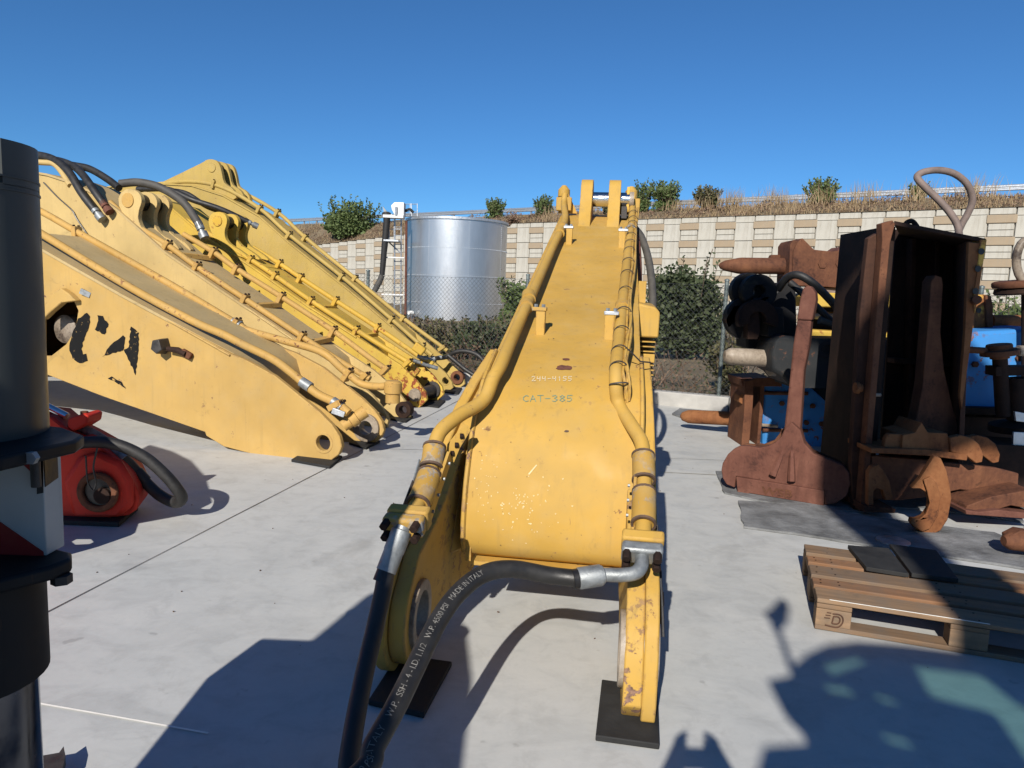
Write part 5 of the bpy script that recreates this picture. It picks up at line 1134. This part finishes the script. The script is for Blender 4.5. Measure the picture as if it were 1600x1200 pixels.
MB().tube(sm([py(1216, 452, YH), py(1230, 434, YH - .1), py(1248, 430, YH - .2), py(1272, 444, YH - .25), py(1300, 472, YH - .2), py(1325, 502, YH - .1), py(1343, 520, YH)], 7), .036, 12).build('hose', 'hose', HKS)
MB().tube(sm([py(1235, 442, YH + .1), py(1256, 460, YH), py(1285, 488, YH), py(1302, 505, YH)], 7), .034, 12).build('hose', 'hose', HKS)
MB().tube(sm([py(1280, 500, YH), py(1305, 508, YH), py(1325, 517, YH), py(1345, 521, YH)], 7), .04, 12).build('hose', 'hose_grey', HKS)
hl = thing('hose_loop', 'pale brown hose standing up in a loop above the steel box', 'hose', py(1497, 362, 5.6))
MB().tube(sm([py(u, v, 5.55 + k * .02) for k, (u, v) in enumerate(((1499, 372), (1496, 352), (1484, 332), (1466, 312), (1447, 294), (1435, 281), (1434, 274), (1446, 268), (1468, 266), (1490, 271), (1508, 284), (1517, 300), (1519, 316), (1512, 334), (1502, 352), (1494, 372)))], 5), .026, 12).build('rubber_hose', 'hose_brown', hl)
# ---- belt strips on the ground
def groundsheet(name, label, pix, z, t_, mat, cat):
    mb = MB(); q = [gp(u, v, 0) for u, v in pix]; q2 = []
    for a, b in zip(q, q[1:] + q[:1]):
        n = max(1, int((b - a).length / .09))
        q2 += [lerp(a, b, k / n) + (V((random.uniform(-.012, .012), random.uniform(-.012, .012), 0)) if k else V((0, 0, 0))) for k in range(n)]
    mb.plate([(p.x, p.y) for p in q2], [], lambda a, b, c: V((a, b, c)), z, z + t_); return tag(mb.build(name, mat, None, ang=0), label, cat)
groundsheet('conveyor_belt', 'long worn grey strip of conveyor belt lying in front of the hook', [(1153, 785), (1250, 793), (1341, 807), (1403, 816), (1487, 827), (1553, 835), (1620, 862), (1640, 897), (1462, 869), (1362, 855), (1240, 836), (1162, 826)], .003, .014, 'belt', 'belt')
groundsheet('conveyor_belt', 'torn dark belt piece under the ripper foot and steel box', [(1118, 738), (1128, 762), (1132, 772), (1180, 783), (1290, 801), (1345, 801), (1395, 795), (1450, 797), (1520, 806), (1600, 818), (1600, 770), (1400, 760), (1250, 745)], .002, .012, 'belt', 'belt')
dp = gp(1395, 850); tag(MB().lathe(dp + V((0, 0, .016)), dp + V((0, 0, .026)), [(0, .10), (.8, .10), (1, .095)], 28).build('steel_disc', 'galv', None), 'pale round steel disc lying on the grey belt', 'disc')

# ---- pallet
def woodmat(name, base, grey):
    m, t, b = newmat(name); co = coords(t, (1, 1, 1)); oi = N(t, 'ShaderNodeObjectInfo')
    tc = N(t, 'ShaderNodeTexCoord'); mp = N(t, 'ShaderNodeMapping'); mp.inputs['Scale'].default_value = (1.2, 22, 22); t.links.new(tc.outputs['Object'], mp.inputs[0])
    ad = N(t, 'ShaderNodeVectorMath', operation='ADD'); t.links.new(mp.outputs[0], ad.inputs[0]); sc = N(t, 'ShaderNodeVectorMath', operation='SCALE'); sc.inputs[0].default_value = (7, 31, 17); t.links.new(oi.outputs['Random'], sc.inputs['Scale']); t.links.new(sc.outputs[0], ad.inputs[1])
    n1 = noise(t, ad.outputs[0], 1.6, 7, .65, .7); n2 = noise(t, co, 7, 6, .6)
    c = mix(t, ramp(t, n1, [(.3, 0), (.7, 1)]), tuple(k * .62 for k in base), tuple(min(1, k * 1.15) for k in base))
    c = mix(t, mul(t, ramp(t, n2, [(.42, 0), (.66, 1)]), .7), c, grey)
    c = mix(t, mul(t, oi.outputs['Random'], .35), c, tuple(k * .7 for k in grey))
    c = mix(t, mul(t, ramp(t, noise(t, co, 2.6, 5, .6), [(.56, 0), (.66, 1)]), .6), c, (.09, .07, .05))
    t.links.new(c, b.inputs['Base Color']); b.inputs['Roughness'].default_value = .8; b.inputs['Specular IOR Level'].default_value = .25; bump(t, b, n1, .5, .004)
woodmat('wood', (.24, .145, .078), (.155, .125, .10)); woodmat('wood_fresh', (.29, .18, .10), (.19, .145, .105)); woodmat('wood_orange', (.27, .135, .065), (.165, .115, .08))
PA0 = gp(1272.5, 983.4); e1 = (gp(1542, 1027.8) - PA0).normalized(); e2 = V((-e1.y, e1.x, 0)); KS = (gp(1542, 1027.8) - PA0).length / .6725
pal = thing('wooden_pallet', 'weathered wooden pallet with a burned logo on its corner block', 'pallet', PA0)
KD = (gp(1232.8, 891) - PA0).length / .8
KD = .5 * (KD + KS)
RP = Matrix((e1, e2, V((0, 0, 1)))).transposed()
def pw(nm, mat, x, y, z, L, D, Hh, jit=.0):
    o = MB().box((0, 0, 0), (L * KS, D * KD, Hh * KS)).build(nm, mat, None, bevel=.004, ang=0); o.parent = pal
    o.location = e1 * (x + L / 2) * KS + e2 * (y + D / 2) * KD + V((0, 0, (z + Hh / 2) * KS + .001)); o.rotation_euler = (random.uniform(-.006, .006), random.uniform(-.004, .004), atan2(e1.y, e1.x) + random.uniform(-.003, .003)); return o
for y, D in ((0, .10), (.3275, .145), (.70, .10)):
    pw('bottom_board', 'wood', 0, y, 0, 1.2, D, .022)
    for i, x in enumerate((0, .5275, 1.055)):
        bk = pw('block', 'wood_fresh' if y == 0 else 'wood', x, y, .0235, .145, D, .077)
for x in (0, .5275, 1.055): pw('cross_board', 'wood', x, 0, .1015, .145, .8, .021)
for y, D, mt in ((0, .145, 'wood_fresh'), (.185, .10, 'wood_orange'), (.3275, .145, 'wood'), (.515, .10, 'wood_orange'), (.655, .145, 'wood')): pw('deck_board', mt, 0, y, .1235, 1.2, D, .021)
nl = MB()
for x in (.03, .11, .56, .64, 1.09, 1.17):
    for y in (.03, .11, .215, .255, .36, .44, .545, .585, .69, .77):
        p = PA0 + e1 * (x + random.uniform(-.008, .008)) * KS + e2 * y * KD + V((0, 0, .1447 * KS)); nl.tube([p, p + V((0, 0, .002))], .0045, 6)
stuff(nl.build('nail_heads', 'rust_dark', pal))
# burned logo on the corner block: three bars running into a D
def fb(u, v): return pl(u, v, PA0 - e2 * .0025, e1)
LG = [((1288, 965), (1297, 966)), ((1290, 961), (1298, 962)), ((1292, 957), (1299, 958))]
DG = [(1301, 959), (1312, 960.5), (1317, 966), (1316, 974), (1309, 980), (1298, 978.5), (1289, 976)]; DG2 = [(1303, 963), (1310, 964), (1312.5, 968), (1311, 973), (1307, 975), (1300, 974)]
lg = MB()
for line in LG: lg.tube([fb(*q) for q in line], .0028, 4)
for line in (DG, DG2, [(1303, 963), (1301.5, 968), (1300, 974)]): lg.tube(sm([fb(*q) for q in line], 3), .0035, 5)
plainmat('burn', (.075, .035, .02), .9, var=.3); lg.build('burned_logo', 'burn', pal)
pw('splinter', 'white_mark', .05, -.0, .1455, .62, .006, .0015)
def rubplate(label, pix):
    q = [gp(u, v, .146 * KS) for u, v in pix]; return tag(MB().prism([p + V((0, 0, .003)) for p in q], (0, 0, .022)).build('rubber_plate', 'mat_rubber', None, bevel=.003), label, 'rubber plate', 'rubber plates on the pallet')
rubplate('left of two black rubber plates lying on the pallet', [(1324, 858), (1353, 893), (1420, 904), (1388, 863)])
rubplate('right of two black rubber plates on the pallet, its edge raised', [(1389, 856), (1424, 903), (1497, 912), (1462, 866)])
# ================================================================== LEFT EDGE: crane truck outrigger and the red attachment
CY = 1.22
CT = thing('crane_truck', 'dark grey crane outrigger leg with red and white panel at the left edge', 'crane truck', (-1.0, CY, 0))
RADP = .125; dr_ = ray(71, 500); dr_ = V((dr_.x, dr_.y, 0)).normalized(); ctr = dr_ * (CY / dr_.y) + V((-dr_.y, dr_.x, 0)) * RADP; cxp = ctr.x; CY0 = ctr.y
zc = lambda v: py(40, v, CY).z
C3 = lambda z, dx=0, dy=0: V((cxp + dx, CY0 + dy, z))
MB().cyl(C3(1.239), C3(zc(300)), RADP, 40).build('outer_tube', 'pole_grey', CT)
for v, r_ in ((290, .0015), (309, .0015)): MB().ring(C3(zc(v)), C3(zc(v - 3)), RADP + r_, RADP - .01, 40).build('weld_ring', 'pole_grey', CT)
# cut-open upper end: the far half of the tube stands up behind a corner block
rows = [[C3(z, RADP * cos(a), RADP * sin(a)) for a in [radians(-18 + 9 * k) for k in range(25)]] for z in (zc(302), zc(236))]
MB().grid(rows).build('open_shell', 'pole_grey', CT, solid=.012)
MB().box(C3((zc(302) + zc(216)) / 2, -.04, -.085), (.10, .08, zc(216) - zc(302))).build('corner_block', 'pole_grey', CT, bevel=.004)
MB().cyl(C3(zc(228), -.08, -.02), C3(zc(216), -.08, -.02), .03, 16).build('hose_port', 'black_paint', CT)
fz = 1.24
fpoly = [V((-1.28, .90, fz)), V((-1.0, .90, fz)), gp(0, 714, fz), gp(118, 688, fz), gp(131, 679, fz), gp(98, 667, fz), V((-1.05, 1.30, fz)), V((-1.28, 1.30, fz))]
MB().prism(fpoly, (0, 0, -.022)).build('flange_plate', 'black_paint', CT, bevel=.005)
MB().hexbolt(gp(55, 702, fz) + V((0, -.004, -.011)), (0, -1, 0), .010, .01).build('bolt', 'fitting', CT)
# red and white warning panel wrapped around the housing
zt_, zb_ = fz - .022, py(60, 868, CY - .08).z; yf = CY - .08; pxr = py(70, 800, yf).x; pdep = .048
pan = MB().box(V((pxr - .20, yf + pdep / 2, (zt_ + zb_) / 2)), (.40, pdep, zt_ - zb_)).build('panel_box', 'panel_white', CT, bevel=.002)
def stripe(pix):
    q = [py(u, v, yf - .0005) for u, v in pix]; MB().prism(q, (0, -.0012, 0)).build('red_stripe', 'sign_red', pan, ang=0)
stripe([(-60, 800), (0, 815), (68, 862), (69, 872), (-60, 884)]); stripe([(18, 708), (58, 708), (58, 744), (54, 742)])
MB().prism([py(58, 704, yf - .002), py(68, 704, yf - .002), py(68, 770, yf - .002), py(58, 772, yf - .002)], (.0, -.001, 0)).build('panel_slot', 'black_gloss', pan, ang=0)
MB().prism([V((pxr + .0006, yf + a_, z_)) for a_, z_ in ((.002, zt_ - .002), (pdep - .012, zt_ - .002), (pdep - .012, zt_ - .055), (.002, zt_ - .062))], (.0012, 0, 0)).build('panel_slot', 'black_gloss', pan, ang=0)
MB().cyl(V((pxr - .004, yf - .012, zt_ + .002)), V((pxr - .004, yf - .012, zt_ - .058)), .0075, 12).build('lock_rod', 'dark_metal', pan)
cz = zb_
cpoly = [gp(-140, 925, cz), gp(0, 905, cz), gp(80, 885, cz), gp(112, 872, cz), gp(112, 862, cz), gp(60, 850, cz), gp(-140, 850, cz)]
MB().prism(cpoly, (0, 0, -.025)).build('lower_flange', 'black_paint', CT, bevel=.006)
MB().hexbolt(gp(95, 876, cz) + V((0, 0, -.024)), (0, 0, -1), .016, .014).build('bolt', 'dark_metal', CT)
def tang(u, v, y_, r_):
    d = ray(u, v); d = V((d.x, d.y, 0)).normalized(); return d * (y_ / d.y) + V((-d.y, d.x, 0)) * r_
c2 = tang(76, 960, CY - .04, .115); z2 = py(60, 1028, CY - .04).z
MB().cyl(V((c2.x, c2.y, cz - .02)), V((c2.x, c2.y, z2)), .115, 40).build('lower_cylinder', 'black_paint', CT)
MB().cyl(V((c2.x, c2.y, z2 + .02)), V((c2.x, c2.y, .04)), .098, 36).build('piston_rod', 'rod_steel', CT)
MB().lathe(V((c2.x, c2.y, .002)), V((c2.x, c2.y, .06)), [(0, .25), (.5, .25), (.6, .14), (1, .13)], 32).build('foot_pad', 'black_paint', CT)
# the truck's body stands beside and behind the viewer, outside the picture; its shadow falls across the slab
zsh = lambda yy, yb: (yy - yb) / 1.535
YT = -.34
prof = [(-1.76, .55), (-1.76, 2.44), (-1.66, 2.50), (-1.50, 2.42), (-1.30, 2.38), (-1.14, 2.2), (-.98, 1.95), (-.84, 1.60), (-.80, .55)]
MB().prism([V((x, YT, z)) for x, z in prof], (0, -1.6, 0)).build('side_housing', 'pole_grey', CT, bevel=.03)
MB().box(V((-1.35, .42, .95)), (.30, 1.7, .22)).build('outrigger_beam', 'black_paint', CT, bevel=.01)
MB().box(V((-1.6, -1.2, .6)), (1.5, 1.6, .22)).build('chassis_rail', 'black_paint', CT, bevel=.01)
for x, yy in ((-1.5, -1.0), (-1.5, -2.0)):
    wl = MB().lathe(V((x - .15, yy, .5)), V((x + .15, yy, .5)), [(0, .42), (.12, .49), (.5, .5), (.88, .49), (1, .42)], 28).build('wheel', 'rubber', CT)
    MB().lathe(V((x + .12, yy, .5)), V((x + .155, yy, .5)), [(0, .28), (.8, .27), (1, .12)], 20).build('rim', 'fitting', wl)
# small bent bracket of the truck seen at the bottom edge
MB().prism([gp(u, v, .02) for u, v in ((60, 1196), (93, 1190), (100, 1180), (103, 1195), (98, 1215), (60, 1215))], (0, 0, .03)).build('base_bracket', 'dark_metal', CT)

# ---- red attachment on a pad
RX = thing('red_attachment', 'red hydraulic attachment with a round hub behind the crane leg', 'attachment', gp(140, 812))
YR0 = 4.28
prof = [(20, 660), (50, 648), (84, 652), (112, 676), (140, 690), (165, 704), (188, 724), (205, 746), (214, 765), (217, 780), (213, 797), (200, 806), (150, 812), (60, 812), (0, 800), (0, 690)]
a_ = [py(u, v, YR0) for u, v in prof]; MB().cut(prof, a_, [p + V((-.10, .34, 0)) for p in a_]).build('housing', 'red', RX, bevel=.04)
# taller slotted ears at its far left end, hidden by the crane leg in the picture; their shadow falls to the right
def sback(u, v, y): g = gp(u, v); k = (y - g.y) / 1.537; return g + V((.449, 1.537, -1)) * k
EARS = [(60, 880), (95, 868), (160, 850), (212, 832), (218, 815), (300, 800), (332, 785), (328, 765), (322, 745), (300, 720), (270, 705), (235, 695), (120, 760)]
SLOT = [[(112, 846), (128, 838), (150, 838), (155, 843), (140, 850), (118, 851)], [(226, 797), (240, 791), (258, 792), (262, 796), (245, 801), (230, 801)]]
e2d = lambda q: (lambda p: (p.x, p.z))(sback(q[0], q[1], 3.55))
MB().plate([e2d(q) for q in EARS], [[e2d(q) for q in h] for h in SLOT], lambda a, b_, c: V((a, 3.55 - c, b_)), 0, .05).build('slotted_ear', 'red', RX, ang=0)
ppart('hub_plate', 'red', RX, [(96, 752), (118, 716), (150, 706), (186, 722), (204, 752), (206, 790), (190, 806), (110, 806)], YR0 - .05, .06, .03)
hcn = py(155, 768, YR0 - .055)
MB().ring(hcn, hcn + V((0, -.03, 0)), .125, .085, 28).build('hub_ring', 'rust', RX, bevel=.01)
MB().cyl(hcn, hcn + V((0, -.006, 0)), .085, 24).build('hub_bore', 'black_gloss', RX)
MB().cyl(hcn + V((.03, -.03, -.02)), hcn + V((.03, .0, -.02)), .05, 16).build('hub_shaft', 'rust_dark', RX)
MB().tube([py(20, 600, YR0 + .1), py(72, 636, YR0 + .1), py(104, 652, YR0 + .1)], .030, 14).build('steel_pipe', 'chrome', RX)
MB().tube([py(120, 664, YR0 + .1), py(150, 680, YR0 + .1), py(168, 692, YR0 + .1), py(190, 714, YR0 + .1)], [.030, .030, .033, .033], 14).build('steel_pipe', 'bare_steel', RX)
cl_ = ppart('pipe_clamp', 'red', RX, [(104, 668), (106, 654), (130, 646), (138, 650), (136, 662), (120, 672), (112, 674)], YR0 + .02, .16, .01)
MB().hexbolt(py(132, 650, YR0 + .06), (0, 0, 1), .022, .03).build('bolt', 'rust', cl_)
ppart('pipe_tab', 'red', RX, [(126, 686), (136, 680), (150, 686), (140, 694), (128, 694)], YR0 + .02, .1, .008)
MB().tube(sm([py(152, 700, YR0 - .12), py(146, 730, YR0 - .13), py(150, 752, YR0 - .13), py(146, 766, YR0 - .12), py(137, 752, YR0 - .12), py(134, 712, YR0 - .12)], 5), .006, 6).build('wire', 'black_gloss', RX)
hr_ = thing('hydraulic_hose', 'thick worn black hose looping out of the red attachment', 'hose', gp(270, 800))
MB().tube(sm([py(80, 700, YR0 - .15), py(100, 700, YR0 - .12), py(135, 691, YR0 - .08), py(180, 694, YR0 - .05), py(225, 714, YR0 - .02), py(258, 742, YR0 + .0), py(278, 766, YR0 + .02), py(284, 779, YR0 + .06), py(274, 785, YR0 + .10), py(250, 774, YR0 + .14), py(226, 752, YR0 + .16), py(205, 728, YR0 + .14), py(190, 714, YR0 + .1)], 7), .036, 14).build('rubber_hose', 'hose', hr_, ang=60)
MB().lathe(py(170, 694, YR0 + .1), py(194, 717, YR0 + .1), [(0, .028), (.2, .036), (.7, .038), (1, .04)], 14).build('hose_ferrule', 'fitting', hr_)
MB().lathe(py(214, 736, YR0 + .15), py(228, 752, YR0 + .16), [(0, .037), (1, .0372)], 14).build('tape_wrap', 'black_gloss', hr_)
pad('rubber_pad', 'black rubber pad under the red attachment', [(20, 818), (186, 824), (216, 798), (60, 792)], .03, group=None)
# ================================================================== BEHIND THE VIEWER (outside the frame; only their shadows show)
m, t, b = newmat('tinted_glass'); gl = N(t, 'ShaderNodeBsdfTransparent'); gl.inputs[0].default_value = (.45, .63, .59, 1)
gg = N(t, 'ShaderNodeBsdfGlossy'); gg.inputs['Roughness'].default_value = .02; mx = N(t, 'ShaderNodeMixShader'); mx.inputs[0].default_value = .06
t.links.new(gl.outputs[0], mx.inputs[1]); t.links.new(gg.outputs[0], mx.inputs[2]); t.links.new(mx.outputs[0], t.nodes['Material Output'].inputs[0])
EX = thing('wheeled_excavator', 'excavator parked behind the viewer, its cab and mirror shadow on the slab', 'excavator', (1.2, -3.2, 0))
# a ground point seen in shadow, traced back along the sunlight to distance y
SL = V((.449, 1.537, -1.0))
def back(u, v, y): g = gp(u, v); k = (y - g.y) / SL.y; return g + SL * k
YC = -2.2
def wallpoly(name, pix, holes, y, t_, mat):
    f2 = lambda u, v: (lambda p: (p.x, p.z))(back(u, v, y)); return MB().plate([f2(*q) for q in pix], [[f2(*q) for q in h] for h in holes], lambda a, b_, c: V((a, y - c, b_)), 0, t_).build(name, mat, EX, ang=0)
PANES = [[(1285, 1032), (1338, 1020), (1352, 1034), (1302, 1053)], [(1272, 1060), (1320, 1066), (1336, 1086), (1290, 1079)], [(1362, 1076), (1400, 1086), (1403, 1099), (1370, 1093)], [(1372, 1136), (1418, 1146), (1426, 1166), (1386, 1157)], [(1425, 1034), (1540, 1049), (1640, 1100), (1640, 1230), (1590, 1170), (1552, 1112), (1450, 1086)]]
wallpoly('cab_wall', [(1240, 1042), (1262, 1022), (1292, 1008), (1340, 1002), (1420, 1008), (1500, 1018), (1700, 1052), (1760, 1300), (1170, 1300), (1188, 1195), (1196, 1166), (1262, 1161), (1254, 1140), (1226, 1112), (1201, 1063), (1236, 1056)], PANES, YC, .05, 'yellow')
for h in PANES: wallpoly('cab_glass', h, [], YC - .02, .008, 'tinted_glass')
k0 = back(1420, 1008, YC)
MB().box(V((.95, YC - .7, k0.z - .03)), (1.9, 1.35, .09)).build('cab_roof', 'yellow', EX, bevel=.04) if False else None
zr = k0.z
for x in (.1, 1.3): MB().tube([V((x, YC - 1.3, 1.2)), V((x, YC - 1.3, zr - .25))], .04, 8).build('cab_pillar', 'yellow', EX)
MB().box(V((.85, YC - .75, 1.35)), (1.7, 1.4, .5)).build('cab_floor', 'yellow', EX, bevel=.04)
ma, mb_ = back(1240, 1045, YC + .1), back(1212, 965, YC + .1)
MB().tube([ma + V((.12, 0, -.1)), ma, mb_], .015, 8).build('mirror_arm', 'black_paint', EX)
MB().prism([back(u, v, YC + .12) for u, v in ((1194, 958), (1203, 964), (1208, 982), (1216, 982), (1229, 966), (1232, 945), (1226, 933), (1216, 938), (1204, 952))], (0, -.05, 0)).build('mirror', 'black_paint', EX, bevel=.01)
MB().box(V((1.0, -3.6, .95)), (2.5, 2.4, .4)).build('upper_deck', 'yellow', EX, bevel=.06)
MB().box(V((1.0, -3.6, .62)), (1.6, 2.8, .3)).build('undercarriage', 'black_paint', EX, bevel=.05)
for x in (-.15, 2.15):
    for yy in (-2.7, -4.6): MB().lathe(V((x - .2, yy, .5)), V((x + .2, yy, .5)), [(0, .4), (.12, .48), (.5, .5), (.88, .48), (1, .4)], 26).build('wheel', 'rubber', EX)
# raised boom and stick of the machine (their shadow crosses the belt, the steel box and the breakers)
def fromshadow(X, Y, y): k = (y - Y) / SL.y; return V((X, Y, 0)) + SL * k
BM = [(3.0, 1.0), (2.55, 1.9), (2.25, 2.5), (2.0, 2.9), (2.08, 3.3), (2.27, 4.1), (2.33, 4.9), (2.40, 5.5), (2.60, 6.2), (2.85, 6.8), (3.1, 7.3), (3.45, 7.75), (3.62, 8.2), (3.58, 8.65), (3.0, 8.85), (2.68, 9.0), (2.62, 9.75), (3.05, 9.8), (3.4, 9.3), (4.1, 9.0), (4.5, 8.4), (4.75, 7.7), (4.8, 6.5), (4.2, 6.15), (3.7, 6.2), (3.15, 5.9), (2.84, 5.4), (2.80, 4.9), (2.68, 4.2), (2.54, 3.5), (2.5, 2.9), (2.75, 2.3), (3.4, 1.2)]
YM = -3.4
MB().plate([(lambda p: (p.x, p.z))(fromshadow(X, Y, YM)) for X, Y in BM], [], lambda a, b_, c: V((a, YM - c, b_)), 0, .3).build('boom', 'yellow', EX, bevel=.03)
MB().box(V((1.75, YM - .15, 1.9)), (.7, .3, 1.9)).build('boom_bracket', 'yellow', EX, bevel=.03)
# the photographer, camera in both raised hands
def person():
    o = thing('person', 'person in dark clothes standing behind the lens with both hands raised to it', 'person', (-.02, -.42, 0))
    J = {'pel': (-.02, -.45, .92), 'chest': (-.02, -.43, 1.22), 'neck': (-.02, -.42, 1.42), 'hd': (-.02, -.40, 1.50), 'crown': (-.02, -.40, 1.66),
         'shL': (-.20, -.42, 1.36), 'elL': (-.22, -.22, 1.27), 'wrL': (-.075, -.09, 1.455), 'shR': (.16, -.42, 1.36), 'elR': (.20, -.22, 1.27), 'wrR': (.075, -.09, 1.455),
         'hipL': (-.11, -.45, .88), 'knL': (-.12, -.42, .48), 'anL': (-.12, -.46, .09), 'toL': (-.13, -.28, .04), 'hipR': (.07, -.45, .88), 'knR': (.09, -.42, .48), 'anR': (.09, -.46, .09), 'toR': (.10, -.28, .04)}
    R = dict(pel=.15, chest=.155, neck=.06, hd=.085, crown=.085, shL=.075, elL=.05, wrL=.038, shR=.075, elR=.05, wrR=.038, hipL=.09, knL=.065, anL=.045, toL=.035, hipR=.09, knR=.065, anR=.045, toR=.035)
    E_ = [('pel', 'chest'), ('chest', 'neck'), ('neck', 'hd'), ('hd', 'crown'), ('chest', 'shL'), ('shL', 'elL'), ('elL', 'wrL'), ('chest', 'shR'), ('shR', 'elR'), ('elR', 'wrR'), ('pel', 'hipL'), ('hipL', 'knL'), ('knL', 'anL'), ('anL', 'toL'), ('pel', 'hipR'), ('hipR', 'knR'), ('knR', 'anR'), ('anR', 'toR')]
    for sd_, sx in (('L', -1), ('R', 1)):
        w_ = V(J['wr' + sd_])
        J['pm' + sd_] = tuple(w_ + V((-sx * .015, .03, .035))); R['pm' + sd_] = .036; E_.append(('wr' + sd_, 'pm' + sd_))
        for k in range(4):
            a = 'f%d%s' % (k, sd_); bq = 'g%d%s' % (k, sd_); base = V(J['pm' + sd_])
            J[a] = tuple(base + V((-sx * .004, .022, .045 - k * .021))); J[bq] = tuple(base + V((-sx * .035, .030, .052 - k * .021))); R[a] = .0095; R[bq] = .008; E_ += [('pm' + sd_, a), (a, bq)]
        J['t' + sd_] = tuple(V(J['pm' + sd_]) + V((-sx * .03, -.035, .012))); R['t' + sd_] = .010; E_.append(('pm' + sd_, 't' + sd_))
    names = list(J); me = bpy.data.meshes.new('body'); me.from_pydata([tuple(V(J[n]) - o.location) for n in names], [(names.index(a), names.index(b_)) for a, b_ in E_], [])
    ob = bpy.data.objects.new('body', me); COL.objects.link(ob); ob.parent = o; me.materials.append(M['black_paint'])
    sk = ob.modifiers.new('skin', 'SKIN'); 
    for i, n in enumerate(names):
        me.skin_vertices[0].data[i].radius = (R[n], R[n]); me.skin_vertices[0].data[i].use_root = (n == 'pel')
    ss_ = ob.modifiers.new('sub', 'SUBSURF'); ss_.levels = 1; ss_.render_levels = 1
    return o
person()
cmr = thing('compact_camera', 'small black camera held in both hands of the person behind the lens', 'camera', (0, -.075, 1.46))
MB().box((0, -.075, 1.478), (.115, .03, .066)).build('camera_body', 'black_paint', cmr, bevel=.008)
MB().cyl((0, -.06, 1.476), (0, -.052, 1.476), .024, 20).build('lens_barrel', 'black_gloss', cmr)
